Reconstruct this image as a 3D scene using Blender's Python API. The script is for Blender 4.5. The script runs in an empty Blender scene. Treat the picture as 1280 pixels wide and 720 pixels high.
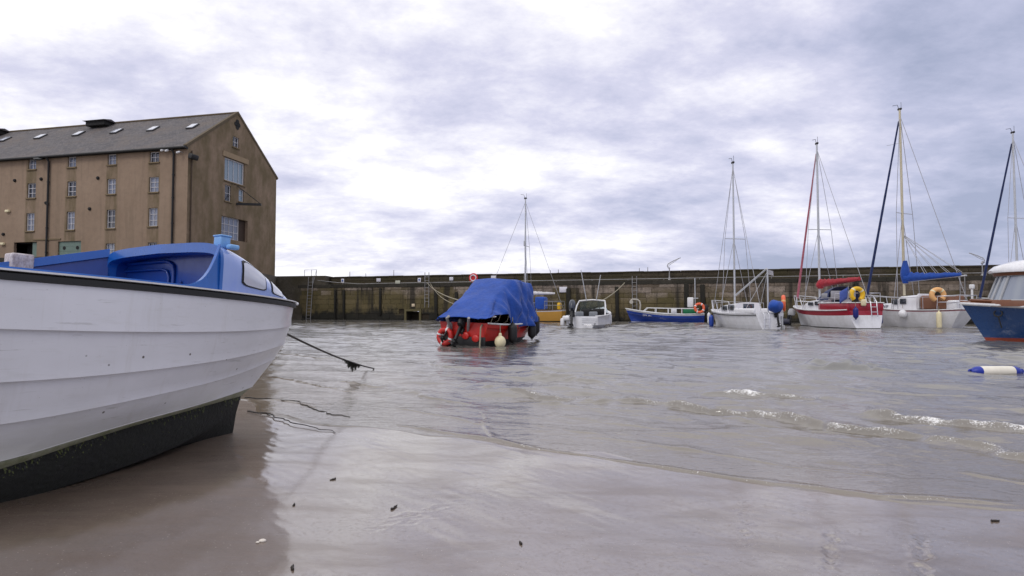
import bpy, math, random
import numpy as np
from mathutils import Vector, Matrix, Euler
random.seed(7)
RNG = np.random.default_rng(11)
R = math.radians
PI = math.pi
scene = bpy.context.scene
COL = scene.collection

# ------------------------------------------------------------------ camera
FPX, CAM_H, TILT = 700.0, 1.05, math.atan(25 / 700.0)
cam_d = bpy.data.cameras.new("camera")
cam = bpy.data.objects.new("camera", cam_d)
COL.objects.link(cam)
cam.location = (0, 0, CAM_H)
cam.rotation_euler = (PI / 2 + TILT, 0, 0)
cam_d.sensor_width = 36
cam_d.lens = 36 * FPX / 1280
cam_d.clip_start = 0.05
cam_d.clip_end = 6000
scene.camera = cam


def ray(px, py):
    a, b = (px - 640) / FPX, (360 - py) / FPX
    return Vector((a, math.cos(TILT) - b * math.sin(TILT), math.sin(TILT) + b * math.cos(TILT)))


def at_depth(px, py, Y):
    r = ray(px, py)
    return Vector((0, 0, CAM_H)) + r * (Y / r.y)


def at_level(px, py, z=0.0):
    r = ray(px, py)
    return Vector((0, 0, CAM_H)) + r * ((z - CAM_H) / r.z)


# ------------------------------------------------------------------ materials
def lin(c):
    return tuple(((v / 255) / 12.92 if v / 255 <= 0.04045 else ((v / 255 + 0.055) / 1.055) ** 2.4) for v in c)


class NT:
    def __init__(s, m):
        s.t = m.node_tree
        s.b = s.t.nodes.get("Principled BSDF")

    def n(s, kind, **kw):
        d = s.t.nodes.new(kind)
        for k, v in kw.items():
            if k.startswith("i_"):
                d.inputs[k[2:].replace("_", " ")].default_value = v
            else:
                setattr(d, k, v)
        return d

    def l(s, a, b):
        s.t.links.new(a, b)

    def math(s, op, a, b=None, clamp=False):
        d = s.t.nodes.new("ShaderNodeMath")
        d.operation = op
        d.use_clamp = clamp
        for i, v in enumerate((a, b)):
            if v is None:
                continue
            if isinstance(v, (int, float)):
                d.inputs[i].default_value = v
            else:
                s.l(v, d.inputs[i])
        return d.outputs[0]

    def ramp(s, src, stops):
        d = s.t.nodes.new("ShaderNodeValToRGB")
        e = d.color_ramp.elements
        while len(e) < len(stops):
            e.new(0.5)
        for el, (p, c) in zip(e, stops):
            el.position = p
            el.color = (c, c, c, 1) if isinstance(c, (int, float)) else (*c, 1)
        s.l(src, d.inputs[0])
        return d.outputs[0]

    def mix(s, fac, a, b, mode="MIX"):
        d = s.t.nodes.new("ShaderNodeMix")
        d.data_type = "RGBA"
        d.blend_type = mode
        for sock, v in ((d.inputs[0], fac), (d.inputs[6], a), (d.inputs[7], b)):
            if isinstance(v, (int, float)):
                sock.default_value = v
            elif isinstance(v, tuple):
                sock.default_value = (*v, 1) if len(v) == 3 else v
            else:
                s.l(v, sock)
        return d.outputs[2]

    def noise(s, scale, detail=4, rough=0.55, vec=None, dist=0.0):
        d = s.t.nodes.new("ShaderNodeTexNoise")
        d.inputs["Scale"].default_value = scale
        d.inputs["Detail"].default_value = detail
        d.inputs["Roughness"].default_value = rough
        d.inputs["Distortion"].default_value = dist
        if vec is not None:
            s.l(vec, d.inputs["Vector"])
        return d.outputs[0]

    def mapped(s, scale=(1, 1, 1), src="Object", rot=(0, 0, 0)):
        t = s.t.nodes.new("ShaderNodeTexCoord")
        m = s.t.nodes.new("ShaderNodeMapping")
        m.inputs["Scale"].default_value = scale
        m.inputs["Rotation"].default_value = rot
        s.l(t.outputs[src], m.inputs[0])
        return m.outputs[0]

    def bump(s, h, strength=0.3, dist=0.01, normal=None):
        d = s.t.nodes.new("ShaderNodeBump")
        d.inputs["Strength"].default_value = strength
        d.inputs["Distance"].default_value = dist
        s.l(h, d.inputs["Height"])
        if normal is not None:
            s.l(normal, d.inputs["Normal"])
        return d.outputs[0]


MATS = {}


def paint(name, srgb, rough=0.4, metal=0.0, grime=0.25, gscale=3.0, coat=0.0, bump=0.0, bscale=30, grime_col=None, linear=None):
    """Painted / plain surface with uneven wear."""
    if name in MATS:
        return MATS[name]
    m = bpy.data.materials.new(name)
    m.use_nodes = True
    N = NT(m)
    c = linear or lin(srgb)
    vec = N.mapped((1, 1, 0.45))
    g = N.noise(gscale, 6, 0.65, vec)
    g2 = N.noise(gscale * 7, 4, 0.6, vec)
    f = N.ramp(N.math("ADD", N.math("MULTIPLY", g, 0.7), N.math("MULTIPLY", g2, 0.3)), [(0.42, 0.0), (0.68, 1.0)])
    gc = grime_col or tuple(v * 0.55 for v in c)
    N.l(N.mix(N.math("MULTIPLY", f, grime), c, gc), N.b.inputs["Base Color"])
    N.l(N.math("ADD", N.math("MULTIPLY", g2, 0.25), rough - 0.12, True), N.b.inputs["Roughness"])
    N.b.inputs["Metallic"].default_value = metal
    if coat:
        N.b.inputs["Coat Weight"].default_value = coat
        N.b.inputs["Coat Roughness"].default_value = 0.12
    if bump:
        N.l(N.bump(N.noise(bscale, 5, 0.6, N.mapped()), bump, 0.02), N.b.inputs["Normal"])
    MATS[name] = m
    return m


def glass(name, srgb=(40, 48, 56), rough=0.06, spec=0.8):
    if name in MATS:
        return MATS[name]
    m = bpy.data.materials.new(name)
    m.use_nodes = True
    N = NT(m)
    N.b.inputs["Base Color"].default_value = (*lin(srgb), 1)
    N.b.inputs["IOR"].default_value = 1.7
    N.b.inputs["Specular IOR Level"].default_value = spec
    N.l(N.math("ADD", N.math("MULTIPLY", N.noise(6, 3), 0.08), rough - 0.03, True), N.b.inputs["Roughness"])
    MATS[name] = m
    return m


def cloth(name, srgb, bscale=9, strength=0.5, rough=0.75):
    if name in MATS:
        return MATS[name]
    m = bpy.data.materials.new(name)
    m.use_nodes = True
    N = NT(m)
    c = lin(srgb)
    v = N.mapped()
    n1 = N.noise(bscale, 4, 0.6, v, 0.6)
    n2 = N.noise(bscale * 25, 2, 0.5, v)
    N.l(N.mix(N.ramp(N.noise(3.5, 5, 0.6, v), [(0.35, 0.0), (0.7, 1.0)]), c, tuple(x * 0.72 for x in c)), N.b.inputs["Base Color"])
    N.b.inputs["Roughness"].default_value = rough
    N.b.inputs["Sheen Weight"].default_value = 0.15
    N.l(N.bump(N.math("ADD", n1, N.math("MULTIPLY", n2, 0.1)), strength, 0.05), N.b.inputs["Normal"])
    MATS[name] = m
    return m


# ------------------------------------------------------------------ mesh helper
class MB:
    def __init__(s):
        s.v, s.f, s.m = [], [], []

    def add(s, verts, faces, mi=0, M=None):
        o = len(s.v)
        for p in verts:
            p = Vector(p)
            s.v.append(tuple(M @ p) if M is not None else tuple(p))
        for k, f in enumerate(faces):
            s.f.append(tuple(i + o for i in f))
            s.m.append(mi[k] if isinstance(mi, (list, tuple)) else mi)
        return s

    def box(s, c, size, rot=(0, 0, 0), mi=0, taper=1.0):
        x, y, z = (q / 2 for q in size)
        t = taper
        V = [(-x, -y, -z), (x, -y, -z), (x, y, -z), (-x, y, -z), (-x * t, -y * t, z), (x * t, -y * t, z), (x * t, y * t, z), (-x * t, y * t, z)]
        F = [(0, 3, 2, 1), (4, 5, 6, 7), (0, 1, 5, 4), (1, 2, 6, 5), (2, 3, 7, 6), (3, 0, 4, 7)]
        return s.add(V, F, mi, Matrix.Translation(c) @ Euler(rot).to_matrix().to_4x4())

    def rbox(s, c, size, r=0.02, rot=(0, 0, 0), mi=0):
        """box with rounded vertical edges and a chamfered top and bottom"""
        x, y, z = (q / 2 for q in size)
        r = min(r, x * 0.95, y * 0.95, z * 0.95)
        rings = []
        for zz, ins in ((-z, r), (-z + r * 0.35, r * 0.3), (-z + r, 0), (z - r, 0), (z - r * 0.35, r * 0.3), (z, r)):
            ring = []
            for cx, cy, a0 in ((x, y, 0), (-x, y, 90), (-x, -y, 180), (x, -y, 270)):
                for k in range(4):
                    a = R(a0 + k * 30)
                    sx, sy = (1 if cx > 0 else -1), (1 if cy > 0 else -1)
                    ring.append((cx - sx * r + (r - ins) * math.cos(a), cy - sy * r + (r - ins) * math.sin(a), zz))
            rings.append(ring)
        return s.loft(rings, True, True, mi, Matrix.Translation(c) @ Euler(rot).to_matrix().to_4x4())

    def loft(s, rings, closed=True, caps=True, mi=0, M=None):
        n = len(rings[0])
        V = [p for r in rings for p in r]
        F = []
        mm = []
        for i in range(len(rings) - 1):
            for j in range(n if closed else n - 1):
                k = (j + 1) % n
                F.append((i * n + j, i * n + k, (i + 1) * n + k, (i + 1) * n + j))
                mm.append(mi(i, j) if callable(mi) else mi)
        if caps and closed:
            F.append(tuple(range(n - 1, -1, -1)))
            F.append(tuple((len(rings) - 1) * n + q for q in range(n)))
            c0 = mi(0, 0) if callable(mi) else mi
            mm += [c0, c0]
        return s.add(V, F, mm, M)

    def grid(s, rows, mi=0, M=None):
        return s.loft(rows, False, False, mi, M)

    def tube(s, pts, r, n=8, mi=0, M=None, closed=False):
        pts = [Vector(p) for p in pts]
        rings = []
        up = None
        for i, p in enumerate(pts):
            if closed:
                d = pts[(i + 1) % len(pts)] - pts[i - 1]
            else:
                d = pts[min(i + 1, len(pts) - 1)] - pts[max(i - 1, 0)]
            if d.length < 1e-9:
                d = Vector((0, 0, 1))
            d.normalize()
            if up is None:
                up = Vector((0, 0, 1)) if abs(d.z) < 0.9 else Vector((1, 0, 0))
            a = d.cross(up).normalized()
            b = a.cross(d)
            up = b
            rr = r[i] if isinstance(r, (list, tuple)) else r
            rings.append([p + (a * math.cos(2 * PI * k / n) + b * math.sin(2 * PI * k / n)) * rr for k in range(n)])
        if closed:
            rings.append(rings[0])
        return s.loft(rings, True, not closed, mi, M)

    def lathe(s, prof, c=(0, 0, 0), axis=(0, 0, 1), n=16, mi=0):
        q = Vector((0, 0, 1)).rotation_difference(Vector(axis).normalized()).to_matrix().to_4x4()
        rings = [[(max(r, 1e-4) * math.cos(2 * PI * k / n), max(r, 1e-4) * math.sin(2 * PI * k / n), z) for k in range(n)] for r, z in prof]
        return s.loft(rings, True, True, mi, Matrix.Translation(c) @ q)

    def ball(s, c, rad, n=14, mi=0, M=None):
        rx, ry, rz = (rad,) * 3 if isinstance(rad, (int, float)) else rad
        rings = []
        for i in range(n // 2 + 1):
            a = PI * i / (n // 2)
            q = max(math.sin(a), 1e-3)
            rings.append([(c[0] + rx * q * math.cos(2 * PI * k / n), c[1] + ry * q * math.sin(2 * PI * k / n), c[2] - rz * math.cos(a)) for k in range(n)])
        return s.loft(rings, True, True, mi, M)

    def torus(s, c, RR, r, axis=(0, 0, 1), n=24, k=10, mi=0, arc=1.0, start=0.0):
        q = Vector((0, 0, 1)).rotation_difference(Vector(axis).normalized()).to_matrix().to_4x4()
        M = Matrix.Translation(c) @ q
        cnt = n if arc >= 1 else n + 1
        pts = [M @ Vector((RR * math.cos(2 * PI * (start + arc * i / n)), RR * math.sin(2 * PI * (start + arc * i / n)), 0)) for i in range(cnt)]
        return s.tube(pts, r, k, mi, None, arc >= 1)

    def build(s, name, mats, parent=None, smooth=40, loc=None, rot=None):
        me = bpy.data.meshes.new(name)
        me.from_pydata(s.v, [], s.f)
        if not isinstance(mats, (list, tuple)):
            mats = [mats]
        for m in mats:
            me.materials.append(m)
        me.polygons.foreach_set("material_index", s.m)
        if smooth:
            me.polygons.foreach_set("use_smooth", [True] * len(s.f))
            me.update()
            me.set_sharp_from_angle(angle=R(smooth))
        me.update()
        o = bpy.data.objects.new(name, me)
        COL.objects.link(o)
        if parent is not None:
            o.parent = parent
        if loc is not None:
            o.location = loc
        if rot is not None:
            o.rotation_euler = rot
        return o


def tag(o, label=None, cat=None, group=None, kind=None):
    if label:
        o["label"] = label
    if cat:
        o["category"] = cat
    if group:
        o["group"] = group
    if kind:
        o["kind"] = kind
    return o


def thing(name, label, cat, loc=(0, 0, 0), rotz=0.0, group=None, rot=None):
    o = bpy.data.objects.new(name, None)
    o.empty_display_size = 0.2
    COL.objects.link(o)
    o.location = loc
    o.rotation_euler = rot if rot is not None else (0, 0, rotz)
    return tag(o, label, cat, group)


def copy_tree(o, parent=None):
    c = o.copy()
    COL.objects.link(c)
    if parent is not None:
        c.parent = parent
    for ch in [x for x in bpy.data.objects if x.parent == o]:
        copy_tree(ch, c)
    return c


def lettering(body, size, mat, parent, loc, rot, name="lettering"):
    cu = bpy.data.curves.new("text", "FONT")
    cu.body = body
    cu.size = size
    cu.extrude = 0.004
    cu.align_x = "CENTER"
    cu.align_y = "CENTER"
    t = bpy.data.objects.new("text", cu)
    COL.objects.link(t)
    bpy.context.view_layer.update()
    me = bpy.data.meshes.new_from_object(t.evaluated_get(bpy.context.evaluated_depsgraph_get()))
    bpy.data.objects.remove(t)
    me.materials.clear()
    me.materials.append(mat)
    o = bpy.data.objects.new(name, me)
    COL.objects.link(o)
    o.parent = parent
    o.location = loc
    o.rotation_euler = rot
    return o


def sstep(a, b, x):
    t = np.clip((x - a) / (b - a), 0, 1)
    return t * t * (3 - 2 * t)


def heading(a):
    """rotation_z that turns local +x (forward) to compass angle a from +Y"""
    return PI / 2 - R(a)


# common materials
M_white = paint("white_gelcoat", (226, 226, 230), 0.3, grime=0.35, coat=0.4, grime_col=lin((150, 145, 135)))
M_whitep = paint("white_paint", (222, 222, 224), 0.45, grime=0.3, grime_col=lin((150, 140, 125)))
M_grey = paint("grey_deck", (170, 172, 176), 0.6, grime=0.3)
M_alu = paint("mast_aluminium", (190, 192, 196), 0.38, metal=0.35, grime=0.25)
M_steel = paint("stainless_steel", (200, 200, 205), 0.3, metal=0.7, grime=0.2)
M_black = paint("black_rubber", (22, 22, 24), 0.55, grime=0.3, grime_col=(0.03, 0.03, 0.028))
M_anti = paint("dark_antifouling", (28, 26, 30), 0.7, grime=0.6, grime_col=(0.02, 0.026, 0.012))
M_wire = paint("rigging_wire", (165, 165, 170), 0.4, metal=0.4, grime=0.1)
M_rope = paint("pale_rope", (150, 142, 122), 0.9, grime=0.4, bump=0.4, bscale=80)
M_darkrope = paint("dark_wet_rope", (38, 30, 24), 0.6, grime=0.5, bump=0.4, bscale=90)
M_glass = glass("dark_window_glass")
M_wood = paint("varnished_wood", (112, 66, 40), 0.4, grime=0.5, gscale=8)
M_blue = cloth("blue_canvas", (3, 68, 160))
M_navyc = cloth("navy_canvas", (14, 36, 88))
M_redc = cloth("red_canvas", (160, 22, 42))
M_pinkc = cloth("faded_red_canvas", (176, 96, 112))
M_whitec = cloth("white_canvas", (206, 204, 208))
M_red = paint("red_paint", (190, 32, 24), 0.4, grime=0.35, coat=0.2)
M_crim = paint("crimson_stripe", (150, 14, 40), 0.35, grime=0.25, coat=0.3)
M_orange = paint("orange_plastic", (226, 100, 62), 0.5, grime=0.3)
M_yellow = paint("yellow_foam", (226, 178, 20), 0.55, grime=0.3)
M_peach = paint("faded_orange_foam", (224, 170, 110), 0.6, grime=0.35)
M_cream = paint("cream_plastic", (226, 214, 176), 0.5, grime=0.35)
M_navy = paint("navy_plastic", (16, 26, 110), 0.4, grime=0.3)
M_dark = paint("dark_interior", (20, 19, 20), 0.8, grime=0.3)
M_gal = paint("galvanised_steel", (150, 150, 152), 0.5, metal=0.3, grime=0.5, grime_col=lin((92, 70, 52)))
M_green = paint("green_tub_plastic", (16, 112, 70), 0.5, grime=0.3)
M_brown = paint("brown_canvas", (124, 84, 62), 0.7, grime=0.4)

# ------------------------------------------------------------------ daylight
SUN_AZ, SUN_EL = -140.0, 46.0          # compass from +Y (view direction), negative = left
w = bpy.data.worlds.new("World")
scene.world = w
w.use_nodes = True
W = NT(w)
bg = w.node_tree.nodes["Background"]
bg.inputs["Strength"].default_value = 0.1
sky = W.n("ShaderNodeTexSky", sky_type="NISHITA", sun_disc=False, sun_elevation=R(SUN_EL), sun_rotation=R(SUN_AZ))
tc = W.n("ShaderNodeTexCoord")
sep = W.n("ShaderNodeSeparateXYZ")
W.l(tc.outputs["Generated"], sep.inputs[0])
zc = W.math("ADD", W.math("MAXIMUM", sep.outputs[2], 0.0), 0.24)
comb = W.n("ShaderNodeCombineXYZ")
W.l(W.math("DIVIDE", sep.outputs[0], zc), comb.inputs[0])
W.l(W.math("DIVIDE", sep.outputs[1], zc), comb.inputs[1])
comb.inputs[2].default_value = 3.7
mp = W.n("ShaderNodeMapping")
mp.inputs["Scale"].default_value = (1.0, 1.3, 1)
mp.inputs["Rotation"].default_value = (0, 0, R(-18))
W.l(comb.outputs[0], mp.inputs[0])
n_big = W.noise(0.55, 3, 0.5, mp.outputs[0], 0.4)
n_mid = W.noise(1.35, 10, 0.58, mp.outputs[0], 0.10)
n_det = W.noise(5.2, 9, 0.66, mp.outputs[0], 0.1)
cl = W.math("ADD", W.math("ADD", W.math("MULTIPLY", n_big, 0.44), W.math("MULTIPLY", n_mid, 0.40)), W.math("MULTIPLY", n_det, 0.16))
# thinner cloud where the hidden sun stands, thicker to the right
dotn = W.n("ShaderNodeVectorMath", operation="DOT_PRODUCT")
W.l(tc.outputs["Generated"], dotn.inputs[0])
gd = Vector((-0.42, 0.86, 0.30)).normalized()
dotn.inputs[1].default_value = gd
glow = W.math("POWER", W.math("MAXIMUM", dotn.outputs["Value"], 0.0), 3.0)
hor = W.math("POWER", W.math("SUBTRACT", 1.0, W.math("MAXIMUM", sep.outputs[2], 0.0), True), 14.0)
cl2 = W.math("ADD", W.math("ADD", cl, W.math("MULTIPLY", glow, 0.070)), W.math("MULTIPLY", W.math("MAXIMUM", W.math("SUBTRACT", sep.outputs[2], 0.30), 0.0), 0.24))
cl2 = W.math("SUBTRACT", cl2, W.math("MULTIPLY", W.math("MULTIPLY", W.math("ADD", sep.outputs[0], 0.25), W.math("SUBTRACT", 0.75, W.math("MAXIMUM", sep.outputs[2], 0.0), True)), 0.060))
col = W.ramp(cl2, [(0.405, (4.1, 4.5, 6.2)), (0.465, (5.5, 5.75, 7.6)), (0.52, (7.4, 7.4, 9.1)), (0.565, (9.6, 9.5, 10.5)), (0.615, (12.4, 12.3, 12.6))])
W.l(W.mix(0.94, sky.outputs[0], col), bg.inputs["Color"])

sun_d = bpy.data.lights.new("sun", "SUN")
sun_d.energy = 0.85
sun_d.angle = R(16)
sun_d.color = (1.0, 0.96, 0.9)
sun = bpy.data.objects.new("sun", sun_d)
COL.objects.link(sun)
sd_ = Vector((math.sin(R(SUN_AZ)) * math.cos(R(SUN_EL)), math.cos(R(SUN_AZ)) * math.cos(R(SUN_EL)), math.sin(R(SUN_EL))))
sun.rotation_euler = sd_.to_track_quat("Z", "Y").to_euler()

vs = scene.view_settings
vs.view_transform = "Standard"
vs.look = "None"
vs.gamma = 1
vs.exposure = 0
vs.use_curve_mapping = False


# ------------------------------------------------------------------ beach and water
def poly_dist(X, Y, P):
    """unsigned distance to a polyline, side (+ left of travel), arc parameter in point units"""
    best = np.full(X.shape, 1e9)
    side = np.zeros(X.shape)
    par = np.zeros(X.shape)
    for i in range(len(P) - 1):
        ax, ay = P[i]
        dx, dy = P[i + 1][0] - ax, P[i + 1][1] - ay
        L2 = dx * dx + dy * dy
        t = np.clip(((X - ax) * dx + (Y - ay) * dy) / L2, 0, 1)
        ex, ey = X - ax - t * dx, Y - ay - t * dy
        d = np.hypot(ex, ey)
        k = d < best
        best = np.where(k, d, best)
        side = np.where(k, np.sign(dx * ey - dy * ex), side)
        par = np.where(k, i + t, par)
    return best, side, par


shore_px = [(312, 500), (338, 516), (400, 527), (465, 535), (520, 541), (610, 551), (700, 570), (780, 582), (860, 593), (930, 604), (1000, 613), (1130, 627), (1210, 631), (1280, 634)]
SHORE = [(-40, 15), (-12, 10.2), (-6.5, 8.2)] + [tuple(at_level(*p)[:2]) for p in shore_px] + [(4.6, 2.3), (12, 1.2), (40, -3)]
# smooth wobble so the edge is not a polygon
sp = np.array(SHORE)


def rnd_sines(X, Y, n, l0, l1, amp, seed, d0=None, spread=3.14):
    g = np.random.default_rng(seed)
    out = np.zeros(X.shape)
    for _ in range(n):
        lam = l0 * (l1 / l0) ** g.random()
        a = (d0 if d0 is not None else 0) + (g.random() * 2 - 1) * spread
        k = 2 * PI / lam
        out += amp * lam / l1 * np.sin(k * (math.cos(a) * X + math.sin(a) * Y) + g.random() * 6.28)
    return out


def shore_sd(X, Y):
    d, s, _ = poly_dist(X, Y, SHORE)
    wob = rnd_sines(X, Y, 6, 0.25, 1.2, 0.022, 5)
    return -s * d + wob          # + on the land side


RILLS = []
for pts, dep, wid in (([(928, 612), (930, 632), (933, 655), (931, 682)], .004, .012), ([(1034, 648), (1040, 668), (1036, 690), (1042, 714)], .006, .014), ([(1150, 655), (1154, 678), (1152, 700), (1160, 722)], .006, .015), ([(455, 655), (520, 640), (590, 618)], .003, .012), ([(440, 668), (500, 655), (560, 640)], .0025, .01), ([(800, 690), (850, 684), (905, 690)], .002, .012)):
    RILLS.append((np.array([tuple(at_level(*p, 0.05)[:2]) for p in pts]), dep, wid))


def sand_z(X, Y):
    sd = shore_sd(X, Y)
    z = np.where(sd > 0, 0.027 * sd, 0.055 * sd)
    near = np.clip(1 - np.hypot(X, Y) / 14, 0, 1)
    z = z + near * (rnd_sines(X, Y, 8, 0.6, 2.6, 0.006, 21) + rnd_sines(X, Y, 12, 0.12, 0.5, 0.00035, 22, 0.6, 0.5))
    z = z + near * rnd_sines(X, Y, 10, 0.05, 0.16, 0.00022, 23, 0.7, 0.6)
    for P, dep, wid in RILLS:
        mk = (X > P[:, 0].min() - .3) & (X < P[:, 0].max() + .3) & (Y > P[:, 1].min() - .3) & (Y < P[:, 1].max() + .3)
        if mk.any():
            xs, ys = X[mk], Y[mk]
            d, s, par = poly_dist(xs, ys, [tuple(p) for p in P])
            d = d + rnd_sines(xs, ys, 8, .04, .2, .012, 31)
            e = sstep(0, .8, par) * sstep(0, .8, len(P) - 1 - par)
            zz = z[mk] - dep * e * np.exp(-(d / wid) ** 2) + dep * .5 * e * np.exp(-((np.abs(d) - wid * 1.8) / wid) ** 2)
            z[mk] = zz
    # scour hollow along the dinghy's keel
    ax, ay, bx, by = -2.3, 4.8, -4.2, 1.2
    t = np.clip(((X - ax) * (bx - ax) + (Y - ay) * (by - ay)) / ((bx - ax) ** 2 + (by - ay) ** 2), 0, 1)
    dk = np.hypot(X - ax - t * (bx - ax), Y - ay - t * (by - ay))
    z = z - 0.03 * np.exp(-(dk / .8) ** 2) * (np.hypot(X, Y) < 12)
    return np.clip(z, -1.6, 1.8)


def heightmesh(name, xs, ys, zf, mat):
    X, Y = np.meshgrid(xs, ys)
    Z = zf(X, Y)
    nx, ny = len(xs), len(ys)
    co = np.stack([X, Y, Z], -1).reshape(-1, 3).astype(np.float32)
    i = np.arange(nx * ny).reshape(ny, nx)
    q = np.stack([i[:-1, :-1], i[:-1, 1:], i[1:, 1:], i[1:, :-1]], -1).reshape(-1, 4)
    return raw_mesh(name, co, q, mat)


def raw_mesh(name, co, q, mat):
    me = bpy.data.meshes.new(name)
    me.vertices.add(len(co))
    me.vertices.foreach_set("co", co.ravel())
    me.loops.add(q.size)
    me.loops.foreach_set("vertex_index", q.ravel().astype(np.int32))
    me.polygons.add(len(q))
    me.polygons.foreach_set("loop_start", (np.arange(len(q)) * 4).astype(np.int32))
    me.update(calc_edges=True)
    me.polygons.foreach_set("use_smooth", np.ones(len(q), bool))
    me.materials.append(mat)
    o = bpy.data.objects.new(name, me)
    COL.objects.link(o)
    return o


m = bpy.data.materials.new("wet_sand")
m.use_nodes = True
N = NT(m)
v = N.mapped()
big = N.noise(0.7, 4, 0.5, v)
fine = N.noise(55, 6, 0.7, v)
gr = N.noise(420, 2, 0.5, v)
streak = N.noise(5.5, 5, 0.6, N.mapped((0.35, 1.7, 1), rot=(0, 0, R(-28))), 0.4)
base = N.mix(N.ramp(big, [(0.35, 0.0), (0.65, 1.0)]), (0.118, 0.082, 0.058), (0.180, 0.136, 0.108))
base = N.mix(N.math("MULTIPLY", N.ramp(fine, [(0.5, 0.0), (0.75, 1.0)]), 0.25), base, (0.085, 0.064, 0.048))
base = N.mix(N.math("MULTIPLY", N.ramp(gr, [(0.52, 0.0), (0.66, 1.0)]), 0.45), base, (0.06, 0.046, 0.034))
base = N.mix(N.math("MULTIPLY", N.ramp(streak, [(0.50, 0.0), (0.66, 1.0)]), 0.30), base, (0.095, 0.074, 0.056))
vo = N.n("ShaderNodeTexVoronoi")
vo.inputs["Scale"].default_value = 46
N.l(v, vo.inputs["Vector"])
spk = N.math("MULTIPLY", N.ramp(vo.outputs["Distance"], [(0.06, 1.0), (0.16, 0.0)]), N.ramp(N.noise(2.2, 3, 0.5, v), [(0.40, 0.0), (0.55, 1.0)]))
spc = N.mix(N.ramp(vo.outputs["Color"], [(0.45, 0.0), (0.55, 1.0)]), (0.03, 0.024, 0.02), (0.42, 0.38, 0.34))
base = N.mix(N.math("MULTIPLY", spk, 0.8), base, spc)
N.l(base, N.b.inputs["Base Color"])
N.b.inputs["Roughness"].default_value = 0.5
wash = N.noise(2.4, 8, 0.68, N.mapped((0.5, 1.5, 1), rot=(0, 0, R(-30))), 0.5)
dry = N.math("MULTIPLY", N.ramp(wash, [(0.46, 0.0), (0.60, 1.0)]), 0.38)
dry = N.math("MAXIMUM", dry, N.math("MULTIPLY", N.ramp(fine, [(0.50, 0.0), (0.66, 1.0)]), 0.45))
N.l(N.math("SUBTRACT", 1.0, N.math("MAXIMUM", dry, spk)), N.b.inputs["Coat Weight"])
N.b.inputs["Coat IOR"].default_value = 2.95
film = N.ramp(N.math("ADD", N.math("MULTIPLY", streak, 0.6), N.math("MULTIPLY", big, 0.4)), [(0.38, 0.08), (0.48, 0.04), (0.56, 0.015)])
N.l(film, N.b.inputs["Coat Roughness"])
hb = N.math("ADD", N.math("MULTIPLY", streak, 0.5), N.math("ADD", N.math("MULTIPLY", fine, 0.10), N.math("MULTIPLY", gr, 0.03)))
bn = N.bump(hb, 0.6, 0.016)
N.l(bn, N.b.inputs["Normal"])
bn2 = N.bump(N.math("ADD", N.math("MULTIPLY", wash, 0.10), N.math("ADD", N.math("MULTIPLY", fine, 0.16), N.math("MULTIPLY", gr, 0.02))), 0.20, 0.008)
N.l(bn2, N.b.inputs["Coat Normal"])
M_sand = m


def axis(lo, hi, step, out_lo, out_hi):
    a = np.arange(lo, hi, step)
    k1 = lo - np.geomspace(step * 2, lo - out_lo, 40)[::-1]
    k2 = hi + np.geomspace(step * 2, out_hi - hi, 40)
    return np.concatenate([k1, a, k2])


def axis2(parts, out_lo, out_hi):
    a = np.concatenate([np.arange(*p) for p in parts])
    lo, hi = a[0], a[-1]
    return np.concatenate([lo - np.geomspace(.06, lo - out_lo, 40)[::-1], a, hi + np.geomspace(.06, out_hi - hi, 40)])


sand = heightmesh("sand", axis2([(-7, -3.6, .03), (-3.6, 3.6, .0125), (3.6, 6.5, .03)], -2500, 2500), axis2([(0.5, 1.6, .03), (1.6, 5.2, .0125), (5.2, 9.0, .022)], -800, 3500), sand_z, M_sand)
tag(sand, kind="structure")

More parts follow.
